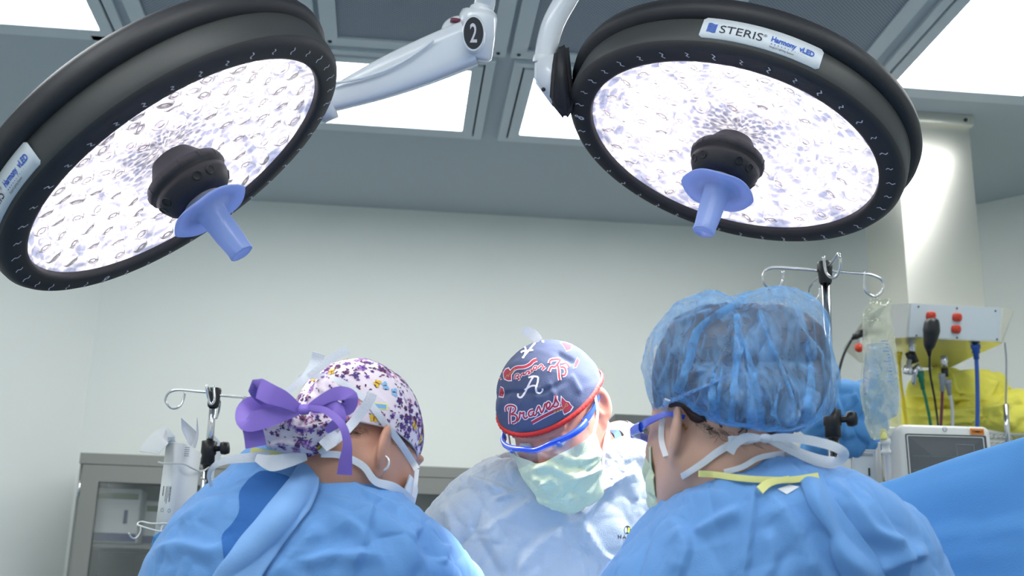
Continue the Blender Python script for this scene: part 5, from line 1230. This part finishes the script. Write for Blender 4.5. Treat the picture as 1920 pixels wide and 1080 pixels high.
MB().ribbon(pxs([(605, 838, dL-.14), (620, 825, dL-.13), (632, 812, dL-.12)], 0), [.016, .020, .010], M_TAPE).build('mask_tie', mo)

# ---- the surgeon facing the viewer
dS = 2.08
fs0 = -fwd0*math.cos(math.radians(22))-lat0*math.sin(math.radians(22)); pS = math.radians(43)
fS = nrm(fs0*math.cos(pS)-UPZ*math.sin(pS)); rollS = .16
upS = nrm(UPZ*math.cos(pS)+fs0*math.sin(pS)-lat0*rollS)
HS = Head(at(1040, 778, dS), fS, upS)
tS = thing('person', 'surgeon facing the viewer in navy team cap, blue goggles and pale green mask', 'person', at(1050, 1080, dS+.12)*V(1, 1, 0))
dT = dS+.13; colS = at(1108, 880, dT); chS = at(1060, 1030, dT+.01); hipS = V(*at(1050, 1200, dT)[:2], .95)
shSr, shSl = at(905, 1015, dT), at(1225, 1000, dT)          # his right is image left
elSr, elSl = shSr+V(-.06, -.1, -.26), shSl+V(.05, -.1, -.26); wSr, wSl = V(.02, 2.02, 1.0), V(.18, 2.03, 1.0)
bm_ = body_parts(HS, colS, chS, hipS, [V(hipS[0]-.13, hipS[1], .02), V(hipS[0]+.13, hipS[1], .02)], shSr, shSl, elSr, elSl, wSr, wSl, M_SKINS, male=True)
skS = bvh_of(bm_); hand_mesh(bm_, wSr, nrm(wSr-elSr), UPZ, M_GOWNW); hand_mesh(bm_, wSl, nrm(wSl-elSl), UPZ, M_GOWNW); bodyS = bm_.build('body', tS)
for sg in (-1, 1):
    mb = MB(); mb.lathe([(0, -.0125), (.006, -.011), (.0105, -.0065), (.0125, 0), (.0105, .0065), (.006, .011), (0, .0125)], M_WHITEP, 20, HS.p(.031*sg, .0795, -.002), HS.v(0, 1, 0)); mb.lathe([(.0058, .0112), (0, .0132)], M_INKBLUE, 16, HS.p(.031*sg, .0795, -.004), HS.v(0, .93, -.37)); mb.build('eye', tS)
rings = [((985, 862), (1178, 800), dT, TOC*.075-UPZ*.03), ((965, 862), (1192, 806), dT, TOC*.095-UPZ*.028), ((925, 868), (1218, 826), dT, TOC*.11-UPZ*.02),
 ((880, 892), (1246, 852), dT, TOC*.12-UPZ*.01), ((836, 926), (1275, 892), dT, TOC*.13), ((806, 965), (1300, 940), dT, TOC*.14), ((786, 1020), (1318, 1000), dT, TOC*.145), ((770, 1095), (1330, 1085), dT, TOC*.15)]
lw = lower_rings(at(1050, 1200, dT), .27, .16, [(1.08, 1, 1), (.8, 1.03, 1.05), (.5, 1.1, 1.15), (.32, 1.15, 1.2)])
fo = [([(1165, 890), (1120, 935), (1098, 980), (1110, 1010)], .010, 6, 20), ([(1110, 1000), (1130, 1035), (1165, 1060)], .005, 5, 12), ([(1130, 925), (1160, 900), (1200, 880)], .006, 6, 14), ([(1190, 850), (1225, 868), (1240, 900)], .004, 6, 14),
 ([(835, 945), (850, 985), (856, 1030)], .006, 5, 14), ([(870, 890), (930, 910), (960, 925)], .004, 5, 12), ([(900, 1000), (960, 960), (1010, 930)], .004, 8, 20), ([(960, 1080), (1010, 1020), (1060, 985)], .005, 8, 24), ([(1080, 1010), (1095, 1050), (1100, 1085)], .003, 4, 9),
 ([(1095, 1005), (1115, 1045), (1125, 1085)], .003, 4, 9), ([(830, 1020), (880, 1060), (900, 1085)], .004, 6, 16), ([(925, 935), (950, 928), (975, 920)], .003, 3, 6), ([(1160, 1035), (1200, 1030), (1240, 1000)], .003, 5, 14), ([(1060, 960), (1075, 1000), (1070, 1050)], .003, 5, 12)]
mbg, GS = gown_mesh(rings, lw, fo, 41, M_GOWNW, wr=((10, .008),), cr=((200, .03, .009, (1, 1, .6)), (900, .014, .0035, (1, 1, .7)), (2200, .008, .0014, (1, 1, 1))))
gsbv = bvh_of(mbg)
sleeve(mbg, shSr+V(.04, 0, 0), elSr, wSr-nrm(wSr-elSr)*.03, M_GOWNW); sleeve(mbg, shSl-V(.04, 0, 0), elSl, wSl-nrm(wSl-elSl)*.03, M_GOWNW)
# maker's mark on the chest
fillpoly(mbg, gsbv, [(1176+6.2*math.cos(a), 993+7.5*math.sin(a)) for a in np.linspace(0, 2*PI, 17)[:-1]], M_INKDARK, .0012, 1)
fillpoly(mbg, gsbv, [(1173+2.4*math.cos(a), 994+5.4*math.sin(a)) for a in np.linspace(0, 2*PI, 11)[:-1]], M_GOWNW, .0018, 1)
M_LIME = mat('print_lime', (170, 200, 50), .8)
fillpoly(mbg, gsbv, [(1177, 989), (1181, 990), (1179, 999), (1176, 998)], M_LIME, .0022, 0)
strokes(mbg, gsbv, [[(1159, 1003), (1159, 1010)], [(1164, 1003), (1164, 1010)], [(1159, 1006.5), (1164, 1006.5)], [(1167, 1010), (1170, 1003), (1173, 1010)], [(1168, 1007.5), (1172, 1007.5)], [(1176, 1003), (1176, 1010), (1180, 1010)], [(1183, 1003), (1183, 1010), (1186, 1010)]], 1.4, M_INKDARK, .0015, 3)
gownS = mbg.build('gown', tS, 'pale blue white gown')
MB().ribbon(skin_path([gsbv], [(1140, 800, dT-.05), (1165, 798, dT-.06), (1182, 812, dT-.07), (1186, 836, dT-.08), (1172, 868, dT-.1), (1150, 900, dT-.13)], .008, dT-.08), [.012, .018, .024, .024, .02, .014], M_TAPE, th=.002).build('gown_collar', gownS, 'white standing collar')
MB().ribbon(pxs([(1142, 802, dT-.03), (1158, 815, dT-.05), (1156, 845, dT-.07), (1146, 885, dT-.1)], 0), [.010, .012, .014, .012], M_GOWN, th=.0015).build('inner_collar', gownS, 'blue scrub collar')
# cap
def hemS(a): return math.radians(88+1*math.cos(a)-3*math.sin(a)**2+10*max(0, -math.cos(a)))
mbc, GC = dome(HS, .0925, .110, .100, (0, -.010, .026), hemS, M_NAVY, folds=[([(925, 745), (960, 735), (1010, 735), (1060, 715)], -.003, 4, 6), ([(985, 735), (975, 765)], .002, 4, 5), ([(1010, 725), (1005, 750)], .0025, 4, 5), ([(1030, 715), (1045, 755)], .0025, 4, 6), ([(1070, 700), (1090, 740)], .003, 5, 7), ([(940, 740), (935, 775)], .002, 4, 5), ([(1045, 660), (1080, 680)], -.004, 5, 7), ([(960, 735), (955, 770)], .002, 3, 5)], wr=((40, .0018),), seed=9)
nb_ = len(GC); capS_bv = bvh_of(mbc)
band = []
for j in range(150):
    a = 2*PI*j/150; row = []
    for (dh, dr) in ((-.0, .002), (.4, .0045), (1, .005), (1.6, .004), (2.0, .0), (1.9, -.003)):
        ph = hemS(a)+math.radians(-3.2+dh*3.0); d = V(math.sin(ph)*math.sin(a)*(.0925+dr), math.sin(ph)*math.cos(a)*(.110+dr), math.cos(ph)*.100); rp = 1+.010*math.sin(a*62)*(.3+.7*math.sin(PI*min(1, dh/2)))
        row.append(HS.C+HS.R@(V(0, -.010, .026)+d*rp))
    band.append(row)
mbr = MB(); mbr.grid(band+[band[0]], M_RED)
q = lambda L: [(900+x/6, 640+y/6) for x, y in L]
letters = [[(300, 790), (296, 745), (330, 722), (380, 728), (402, 750), (392, 785), (352, 822)], [(352, 740), (340, 800), (338, 870), (342, 930)], [(352, 822), (400, 828), (420, 862), (404, 902), (366, 918)], [(418, 900), (445, 860), (452, 800), (470, 812), (495, 800), (492, 840), (510, 866), (540, 846)],
 [(600, 772), (566, 782), (548, 812), (560, 842), (590, 832), (606, 790), (602, 826), (622, 832), (640, 806)], [(636, 790), (652, 745), (664, 732), (676, 762), (692, 802), (714, 768), (732, 706), (750, 712)], [(748, 764), (776, 742), (790, 706), (770, 684), (750, 706), (752, 746), (780, 764), (804, 742)], [(804, 742), (838, 690), (854, 612)], [(852, 624), (856, 665), (880, 698), (868, 728), (838, 736), (814, 724)]]
handle = [(585, 915), (700, 850), (820, 790), (925, 745)]
strokes(mbc, capS_bv, [q(L) for L in letters], 6.6, M_PRINTWHITE, .0008); strokes(mbc, capS_bv, [q(handle)], 8.4, M_PRINTWHITE, .0009)
axe = [(908, 608), (938, 640), (965, 668), (1005, 680), (1022, 710), (1052, 738), (1020, 790), (978, 815), (945, 832), (930, 800), (922, 755), (902, 690)]
fillpoly(mbc, capS_bv, q(axe), M_PRINTWHITE, .0010, 3)
strokes(mbc, capS_bv, [q(L) for L in letters], 3.2, M_PRINTRED, .0014); strokes(mbc, capS_bv, [q(handle)], 5.6, M_PRINTRED, .0015)
ctr = np.mean(axe, 0); fillpoly(mbc, capS_bv, q([tuple(ctr+(np.array(p)-ctr)*.84) for p in axe]), M_PRINTRED, .0017, 3)
strokes(mbc, capS_bv, [q([(828, 800), (845, 780), (858, 800), (875, 770), (890, 785), (905, 758), (920, 775), (950, 740), (965, 700), (985, 720), (960, 735)])], 1.2, M_PRINTGOLD, .0021)
bigA = [[(430, 590), (432, 622), (465, 632), (500, 590), (540, 510), (575, 440), (602, 398)], [(545, 410), (600, 396), (655, 402)], [(655, 402), (650, 460), (632, 520), (640, 572), (672, 584), (700, 560), (703, 530)], [(505, 548), (560, 512), (600, 500), (650, 505)]]
strokes(mbc, capS_bv, [q(L) for L in bigA], 3.4, M_PRINTWHITE, .0016)
topA = [[(440, 75), (455, 50), (490, 55), (515, 85), (510, 140), (488, 190)], [(478, 192), (540, 120), (600, 45), (640, 10), (690, 0), (722, 12)], [(462, 130), (490, 112), (540, 110), (600, 100)]]
strokes(mbc, capS_bv, [q(L) for L in topA], 3.4, M_PRINTWHITE, .0016)
h2 = [(345, 365), (375, 322), (420, 298), (500, 290), (560, 262), (600, 225), (640, 208)]; ax2 = [(262, 352), (285, 310), (325, 292), (352, 330), (362, 385), (362, 450), (318, 452), (272, 430), (262, 392)]
strokes(mbc, capS_bv, [q(h2)], 8.0, M_PRINTWHITE, .0009); fillpoly(mbc, capS_bv, q(ax2), M_PRINTWHITE, .0010, 3); strokes(mbc, capS_bv, [q(h2)], 5.4, M_PRINTRED, .0014)
ctr = np.mean(ax2, 0); fillpoly(mbc, capS_bv, q([tuple(ctr+(np.array(p)-ctr)*.84) for p in ax2]), M_PRINTRED, .0016, 3); strokes(mbc, capS_bv, [q([(290, 420), (310, 380), (325, 400), (335, 370), (370, 340), (400, 310)])], 1.2, M_PRINTGOLD, .002)
sm_ = [[(395, 430), (400, 385), (430, 370), (440, 395), (415, 405), (445, 425), (425, 435)], [(455, 405), (475, 370), (500, 380), (490, 350)], [(510, 380), (530, 345), (555, 340), (545, 372), (570, 352)], [(575, 310), (585, 345), (610, 290), (640, 285), (630, 315), (605, 315)], [(650, 305), (690, 265), (712, 300), (700, 325), (740, 290)]]
big = [[(780, 250), (795, 215), (850, 205), (905, 205)], [(870, 250), (885, 330), (890, 400), (898, 438)], [(905, 210), (870, 260), (840, 290), (800, 290), (775, 340)], [(905, 290), (950, 300), (965, 345), (950, 380), (925, 385)], [(920, 260), (970, 250), (1000, 290)]]
left = [[(265, 205), (258, 250), (225, 260), (205, 300), (235, 330), (258, 300), (262, 350)], [(205, 330), (200, 370), (230, 385)], [(160, 370), (175, 400), (155, 420)], [(185, 420), (205, 440), (240, 415)]]
for LL, w1, w2 in ((sm_, 4.6, 2.2), (big, 7.0, 3.4), (left, 4.6, 2.2)):
    strokes(mbc, capS_bv, [q(L) for L in LL], w1, M_PRINTWHITE, .0009); strokes(mbc, capS_bv, [q(L) for L in LL], w2, M_PRINTRED, .0015)
for poly in ([(150, 465), (190, 500), (235, 515), (225, 550), (180, 540), (140, 505)], [(235, 515), (262, 530), (275, 580), (262, 628), (215, 620), (225, 570)], [(910, 20), (960, 15), (1030, 45), (1020, 90), (970, 110), (945, 60)], [(1070, 40), (1110, 60), (1150, 110), (1120, 140), (1080, 100)], [(1090, 190), (1115, 220), (1085, 290), (1050, 300)]):
    ctr = np.mean(poly, 0); fillpoly(mbc, capS_bv, q([tuple(ctr+(np.array(p)-ctr)*1.18) for p in poly]), M_PRINTWHITE, .0009, 2); fillpoly(mbc, capS_bv, q(poly), M_PRINTRED, .0015, 2)
capS = mbc.build('cap', tS, 'navy cloth cap printed with baseball lettering and tomahawks'); mbr.build('cap_band', capS, 'red ribbed band of the cap')
mb = MB(); mb.ribbon(pxs([(1012, 640, dS+.0), (997, 626, dS+.01), (980, 618, dS+.01)], 0), [.014, .02, .014], M_TAPE); mb.build('cap_tie', capS, 'white tie poking up from the crown')
# mask
def mask_mesh(H, folds, m, zt=-.018, zb=-.135, w_=.078, seed=5, au=1.32, yo=0):
    G = []
    for i in range(60):
        v = i/59; row = []
        for j in range(80):
            u = -1+2*j/79; a = u*(au-.18*v*v); bul = .020*math.sin(PI*min(1, v*1.05))**.8; nose = .016*math.exp(-(u*5)**2)*max(0, 1-v*2.2)
            x = math.sin(a)*(w_-.024*v**2); y = .030+yo+math.cos(a)*(.073-.018*v**3)+bul*math.cos(a)**2+nose; z = zt+(zb-zt)*v+(.0-.010*math.cos(a)*v)-.012*(1-math.cos(a))*(1-v)*-1-.006*abs(u)*(1-v)
            row.append(H.p(x, y, z))
        G.append(row)
    G = np.array(G); N_ = gnormals(G, False); c = H.p(0, -.02, -.06); N_ *= np.sign(((G-c)*N_).sum(2))[..., None]; P = wrinkle(G.reshape(-1, 3), N_.reshape(-1, 3), 45, .002, seed); P = creases(P, N_.reshape(-1, 3), 34, .022, .007, seed, (1, 1, 1)); P = fold(P, N_.reshape(-1, 3), folds, .005, 5)
    G = P.reshape(G.shape); mb = MB(); mb.grid(np.concatenate([G, (G-N_*.0015)[::-1]], 0), m); return mb
mS = mask_mesh(HS, [([(995, 880), (1030, 870), (1070, 888), (1120, 865)], .006, 4, 12), ([(1010, 915), (1030, 895), (1050, 915), (1040, 935)], .005, 4, 8), ([(1000, 895), (1030, 900)], .004, 4, 8), ([(1060, 900), (1100, 885), (1135, 870)], .005, 4, 14), ([(1000, 935), (1040, 940), (1090, 925)], .003, 4, 10), ([(1040, 850), (1090, 860), (1130, 845)], .005, 5, 12)], M_GREENMASK)
mo = mS.build('face_mask', tS, 'pale green face mask')
MB().ribbon([HS.p(-.078, .052, -.022), HS.p(-.086, .02, .0), HS.p(-.087, .0, .04), HS.p(-.078, -.02, .07)], .008, M_TAPE, nor=HS.v(-1, .2, 0)).build('mask_tie', mo)
MB().ribbon([HS.p(-.066, .05, -.10), HS.p(-.078, .02, -.06), HS.p(-.080, -.02, -.05), HS.p(-.06, -.06, -.05)], .008, M_TAPE, nor=HS.v(-1, .2, 0)).build('mask_tie', mo)
MB().ribbon([HS.p(.078, .052, -.022), HS.p(.086, .02, .0), HS.p(.087, .0, .04), HS.p(.078, -.02, .07)], .008, M_TAPE, nor=HS.v(1, .2, 0)).build('mask_tie', mo)
# goggles
def goggles(H, parent, label, z0=.012, tilt=0, w_=.076):
    mb = MB(); rows = []
    for j in range(81):
        u = -1+2*j/80; a = u*1.42; x = math.sin(a)*w_; y = .040+math.cos(a)**.8*.073; nz = -.006*math.exp(-(u*6)**2)
        row = []
        for (dz, dy) in ((.0045, 0), (.005, .004), (.003, .0065), (-.0025, .0065), (-.0045, .0045), (-.0045, 0)):
            dx_ = math.sin(a)*dy; row.append(H.p(x+dx_, y+math.cos(a)*dy, z0+dz*(1.0+.5*abs(u)**3)+nz-.004*abs(u)))
        rows.append(row)
    mb.grid([list(r_)+[r_[0]] for r_ in rows], M_GOGGLE)
    for sg in (-1, 1):
        mb.ribbon([H.p(sg*w_*.97, .060, z0-.002), H.p(sg*(w_+.004), .046, z0-.001), H.p(sg*(w_+.008), .03, z0-.0), H.p(sg*(w_+.010), -.005, z0+.002), H.p(sg*(w_+.004), -.03, z0-.006)], [.010, .011, .009, .007, .006], M_GOGGLE, nor=H.v(sg, 0, 0), th=.0014)
        mb.lathe([(0, .003), (.003, .002), (.0035, 0)], M_INKBLUE, 12, H.p(sg*.043, .1135, z0-.002), H.v(sg*.4, 1, 0))
    t = mb.build('goggles', parent, label); mb = MB(); rows = []
    for j in range(81):
        u = -1+2*j/80; a = u*1.42; x = math.sin(a)*(w_+.001); y = .044+math.cos(a)**.8*.074
        rows.append([H.p(x, y-.010*q*q*math.cos(a), z0-.004-.048*q*(1-.35*math.exp(-(u*4.5)**2))*(1-.25*u**6)) for q in np.linspace(0, 1, 9)])
    mb.grid(rows, M_CLEAR); mb.build('shield', t, 'clear curved eye shield'); return t
goggles(HS, tS, 'blue framed safety goggles')

# ---- the person in the bouffant cap, back to the viewer at right
dB_ = 1.60
yR = math.radians(-35); pR = math.radians(3); fr0 = fwd0*math.cos(yR)+lat0*math.sin(yR)
fR = nrm(fr0*math.cos(pR)-UPZ*math.sin(pR)); upR = nrm(UPZ*math.cos(pR)+fr0*math.sin(pR)-lat0*.02)
HR = Head(at(1337, 810, dB_), fR, upR)
tR = thing('person', 'person in translucent blue bouffant cap, back turned, in a blue gown at right', 'person', at(1440, 1080, dB_)*V(1, 1, 0))
colR = at(1425, 900, dB_); chR = at(1440, 1020, dB_); hipR = V(*(at(1440, 1200, dB_)+V(0, -.02, 0))[:2], .95)
shRl, shRr = at(1290, 1050, dB_+.03), at(1590, 1045, dB_+.03); elRl, elRr = shRl+V(-.04, .12, -.26), shRr+V(.03, .10, -.26); wRl, wRr = V(.26, 1.82, 1.0), V(.42, 1.84, 1.0)
bm_ = body_parts(HR, colR, chR, hipR, [V(hipR[0]-.13, hipR[1], .02), V(hipR[0]+.13, hipR[1]+.03, .02)], shRl, shRr, elRl, elRr, wRl, wRr, M_SKINR, ez=-.006)
skR = bvh_of(bm_); hand_mesh(bm_, wRl, nrm(wRl-elRl), UPZ, M_GOWNW); hand_mesh(bm_, wRr, nrm(wRr-elRr), UPZ, M_GOWNW); bodyR = bm_.build('body', tR)
rings = [((1352, 896), (1512, 868), dB_, TOC*.062+UPZ*.0), ((1328, 894), (1530, 880), dB_, TOC*.085+UPZ*.004), ((1290, 908), (1565, 896), dB_, TOC*.105),
 ((1248, 932), (1612, 914), dB_, TOC*.125), ((1212, 968), (1668, 956), dB_, TOC*.145), ((1182, 1006), (1715, 1005), dB_, TOC*.155), ((1125, 1085), (1755, 1085), dB_, TOC*.165), ((1100, 1170), (1775, 1170), dB_, TOC*.17)]
lw = lower_rings(at(1440, 1200, dB_)+V(0, -.02, 0), .245, .18, [(1.0, 1, 1), (.8, 1.05, 1.05), (.5, 1.15, 1.15), (.32, 1.2, 1.2)])
fo = [([(1415, 905), (1410, 980), (1395, 1085)], .006, 4, 14), ([(1520, 905), (1540, 960), (1570, 1020), (1640, 1085)], .012, 10, 30), ([(1450, 930), (1500, 1000), (1540, 1085)], .008, 9, 30), ([(1610, 920), (1650, 975), (1690, 1040), (1700, 1085)], .010, 9, 26),
 ([(1270, 985), (1290, 1020), (1275, 1085)], .007, 9, 26), ([(1300, 1000), (1340, 975), (1390, 950)], .006, 9, 20), ([(1280, 935), (1320, 925), (1370, 930)], .004, 8, 18), ([(1740, 1040), (1690, 1050), (1640, 1080)], .008, 8, 20), ([(1560, 900), (1600, 950), (1640, 1000), (1700, 1020)], .008, 10, 22), ([(1440, 990), (1455, 1040), (1440, 1085)], .005, 7, 20)]
mbg, GR = gown_mesh(rings, lw, fo, 61, M_GOWN)
grbv = bvh_of(mbg)
sleeve(mbg, shRl+V(.03, 0, 0), elRl, wRl-nrm(wRl-elRl)*.03, M_GOWN); sleeve(mbg, shRr-V(.03, 0, 0), elRr, wRr-nrm(wRr-elRr)*.03, M_GOWN)
gownR = mbg.build('gown', tR)
strip_on(grbv, [(1500, 900), (1520, 950), (1555, 1000), (1560, 1040), (1580, 1090)], [(1540, 895), (1570, 945), (1605, 990), (1640, 1040), (1665, 1090)], M_GOWN, .003, puff=.003, back=dB_-.13).build('gown_flap', gownR, 'overlapping back flap of the gown')
MB().ribbon(skin_path([skR, grbv], [(1362, 893), (1390, 876), (1415, 861), (1440, 854), (1465, 853), (1490, 858), (1508, 868, dB_-.06)], .006, dB_-.07), .007, M_TAPE, th=.001).build('inner_collar', gownR, 'white edge of the scrub collar')
MB().ribbon(skin_path([grbv], [(1310, 888), (1345, 897), (1385, 903), (1430, 907), (1480, 905), (1530, 899)], .007, dB_-.1), .008, M_PALEYEL, th=.001).build('collar_tie', gownR, 'pale yellow neck tie')
MB().ribbon(skin_path([grbv], [(1480, 906), (1455, 912), (1438, 918), (1426, 928)], .010, dB_-.1), [.008, .008, .010, .011], M_PALEYEL, th=.001).build('collar_tie', gownR, 'short pale yellow tie end')
mb = MB(); fillpoly(mb, grbv, [(1458, 918), (1480, 910), (1500, 914), (1475, 928)], M_TAPE, .003, 1)
if mb.n: mb.build('hook_patch', gownR, 'white fastening patch')
# hair mass
SH = Sdf(HR.C-.24, HR.C+.24, .005)
SH.ell(HR.p(0, -.022, .045), (.084, .097, .078), HR.R, .02); SH.ell(at(1440, 685, dB_), (.074, .085, .082), HR.R, .05); SH.ell(at(1325, 655, dB_), (.055, .065, .055), HR.R, .05); SH.ell(at(1435, 752, dB_-.01), (.060, .065, .034), HR.R, .03)
SH.ell(HR.p(0, .09, -.05), (.09, .07, .075), HR.R, .01, 'd')
[SH.ell(HR.p(.088*sg_, .012, -.02), (.034, .045, .052), HR.R, .01, 'd') for sg_ in (-1, 1)]
PH, FH = SH.mesh(); nH = PH-at(1400, 690, dB_); nH /= np.linalg.norm(nH, axis=1)[:, None]; PH = PH+nH*(vnoise(PH*V(1, 1, .35), 130, 4, 2)*.0035)[:, None]; mbh = MB(); mbh.add(PH, FH, M_HAIR); hbv = bvh_of(mbh)
r_ = random.Random(12)
for _ in range(170):
    x, y = r_.gauss(1400, 70), r_.gauss(690, 52); an = r_.uniform(0, 6.28); L = r_.uniform(25, 70); cv = r_.uniform(-.12, .12); pts = []
    for s_ in range(12):
        h, nn = hit(hbv, x, y, .0025+.003*math.sin(s_*.6+an))
        if h is None: break
        pts.append(h); an += cv; x += math.cos(an)*L/12; y += math.sin(an)*L/12
    if len(pts) > 5: mbh.tube(pts, .0009, M_HAIR, 5, cap=False)
mbh.build('hair', tR, 'dark brown hair seen through the cap')
mb = strands(skR, [(1300, 780), (1330, 800), (1360, 812), (1400, 822), (1470, 825)], 90, 22, M_HAIR, 5, (1, .9))
if mb.n: mb.build('hair', tR, 'loose dark hairs on the nape')
# bouffant
bo_ = [(1212, 690), (1218, 650), (1238, 615), (1270, 580), (1305, 560), (1345, 553), (1375, 560), (1395, 556), (1425, 544), (1455, 538), (1490, 542), (1525, 560), (1548, 590), (1560, 640), (1570, 700), (1560, 745), (1540, 775), (1510, 795), (1480, 806), (1440, 808), (1400, 800), (1360, 796), (1330, 780), (1300, 768), (1282, 752), (1262, 745), (1240, 764), (1224, 745)]
GBf = inflate(bo_, dB_, .125, .12, 300, 80, .46, c=(1400, 690), dfun=lambda x, y: -.08*min(1, max(0, (y-680)/110))*min(1, max(0, (x-1235)/120))); NBf = GBf-at(1400, 690, dB_); NBf /= np.linalg.norm(NBf, axis=2)[..., None]
PBf = GBf.reshape(-1, 3); NN = NBf.reshape(-1, 3); PBf = wrinkle(PBf, NN, 22, .006, 31); PBf = creases(PBf, NN, 170, .022, .007, 33, (1, 1, .4)); PBf = creases(PBf, NN, 600, .010, .002, 34, (1, 1, .5))
ff = [([(1400, 560), (1330, 600), (1300, 640), (1285, 700), (1270, 750)], .010, 5, 12), ([(1330, 790), (1340, 720), (1355, 660)], .009, 5, 11), ([(1375, 600), (1395, 680), (1410, 740), (1420, 805)], .010, 5, 16), ([(1425, 580), (1450, 660), (1490, 740), (1480, 800)], .009, 5, 10), ([(1510, 800), (1530, 720), (1510, 640)], .008, 5, 12),
 ([(1300, 770), (1320, 735), (1325, 700)], .008, 5, 8), ([(1280, 740), (1300, 700), (1330, 690)], .007, 5, 7), ([(1230, 740), (1250, 700), (1270, 640)], .006, 5, 9), ([(1440, 800), (1445, 760), (1430, 720)], .006, 4, 7), ([(1380, 795), (1385, 760), (1370, 720)], .006, 4, 8), ([(1460, 560), (1500, 620), (1550, 690)], .005, 5, 10), ([(1465, 800), (1500, 760), (1520, 745)], .006, 4, 8), ([(1240, 620), (1290, 600), (1340, 590)], .006, 5, 9)]
PBf = fold(PBf, NN, ff, .007, 6); mb = MB(); mb.grid(PBf.reshape(GBf.shape), M_BOUF, wrap=True)
bouf = mb.build('bouffant_cap', tR, 'translucent blue bouffant cap'); bfv = bvh_of(mb)
# thicker gathered bands where the fabric doubles over
M_BOUF2 = sheer('bouffant_fold', (120, 186, 242), .5, bump=.5, bscale=80, vary=.25, vscale=40, gloss=.02)
mb = MB()
for L, w1, w2 in (([(1380, 590), (1385, 650), (1378, 720), (1372, 795)], 12, 14), ([(1395, 640), (1408, 700), (1416, 760), (1418, 806)], 6, 36), ([(1340, 700), (1336, 740), (1340, 785)], 5, 16), ([(1400, 562), (1345, 590), (1305, 625), (1290, 680), (1272, 735)], 16, 18), ([(1425, 590), (1452, 660), (1486, 740), (1488, 800)], 4, 8), ([(1512, 640), (1520, 700), (1515, 790)], 3, 26), ([(1275, 740), (1300, 760), (1340, 785), (1400, 797), (1470, 803)], 12, 10), ([(1350, 800), (1345, 760), (1352, 690)], 12, 3), ([(1460, 800), (1450, 770), (1462, 720)], 10, 3)):
    A = smooth(L, 30); T = np.gradient(A, axis=0); ll, rr_ = [], []
    for i, (p, t_) in enumerate(zip(A, T)):
        w_ = (w1+(w2-w1)*i/29)/2; nq = np.array([-t_[1], t_[0]])/np.hypot(*t_)*w_; ll.append(hit(bfv, *(p-nq), .002)[0]); rr_.append(hit(bfv, *(p+nq), .002)[0])
    ok = [(a, b) for a, b in zip(ll, rr_) if a is not None and b is not None]
    if len(ok) > 4: mb.grid([[a, (a+b)/2-nrm(CF)*.003, b] for a, b in ok], M_BOUF2)
mb.build('gathered_fold', bouf, 'denser gathered pleats of the cap')
mb = MB(); hem = smooth([(1262, 748), (1282, 754), (1302, 770), (1332, 783), (1362, 798), (1402, 803), (1440, 810), (1482, 807), (1512, 797)], 60); mb.tube([at(x, y+1.5*math.sin(i*1.3), dB_-.075+.03*abs(i-32)/32) for i, (x, y) in enumerate(hem)], [.0035+.001*math.sin(i*2.1) for i in range(60)], M_BOUF2 if 0 else M_GOWN, 10); mb.build('elastic_hem', bouf, 'gathered blue elastic hem')
# face mask edge and ties
mR = mask_mesh(HR, [], M_GREENMASK, seed=8, au=1.22, w_=.066, yo=-.004, zb=-.122); mo = mR.build('face_mask', tR, 'pale mask seen from behind its left edge')
MB().ribbon(skin_path([bfv, skR], [(1249, 856, dB_-.05), (1246, 830), (1245, 800), (1251, 765), (1256, 748)], .004, dB_-.06), .0075, M_TAPE).build('mask_tie', mo)
MB().ribbon(skin_path([skR], [(1270, 898, dB_-.05), (1290, 885), (1320, 868), (1345, 850), (1372, 832)], .005, dB_-.08), [.008, .008, .009, .010], M_TAPE).build('mask_tie', mo)
dk = dB_-.105
MB().ribbon(pxs([(1435, 822, dk), (1410, 824, dk), (1385, 826, dk), (1366, 828, dk)], 0), [.006, .009, .012, .014], M_TAPE, th=.001).build('mask_tie', mo)
MB().ribbon(pxs([(1368, 848, dk), (1378, 832, dk-.004), (1400, 820, dk-.004), (1432, 822, dk-.002)], 0), [.012, .012, .011, .007], M_TAPE, th=.001).build('mask_tie', mo)
MB().ribbon(pxs([(1435, 822, dk), (1470, 820, dk-.005), (1520, 826, dk-.01), (1565, 838, dk-.01), (1583, 852, dk), (1565, 868, dk+.01), (1530, 866, dk+.01), (1480, 845, dk+.005), (1440, 826, dk)], 0), [.006, .010, .012, .012, .012, .012, .010, .007, .005], M_TAPE, th=.001).build('mask_tie', mo)
MB().ribbon(pxs([(1438, 824, dk), (1475, 832, dk+.01), (1500, 848, dk+.015), (1540, 862, dk+.012), (1565, 864, dk+.012)], 0), [.005, .008, .010, .012, .010], M_TAPE, th=.001).build('mask_tie', mo)
MB().lathe([(0, -.007), (.005, -.005), (.006, 0), (.005, .005), (0, .007)], M_TAPE, 14, at(1435, 822, dk-.003), lat0).build('tie_knot', mo)
goggles(HR, tR, 'blue framed safety goggles, edge only')
# ear studs
for (x, y) in ((1281, 797), (1287, 803)):
    h, nn = hit(skR, x, y, .001, dB_-.07); MB().lathe([(0, -.0022), (.0016, -.0014), (.0022, 0), (.0016, .0014), (0, .0022)], M_GOLD, 12, h, -CF).build('ear_stud', tR, 'small gold ear stud')

for o in bpy.data.objects:
    if '_w' in o: del o['_w']
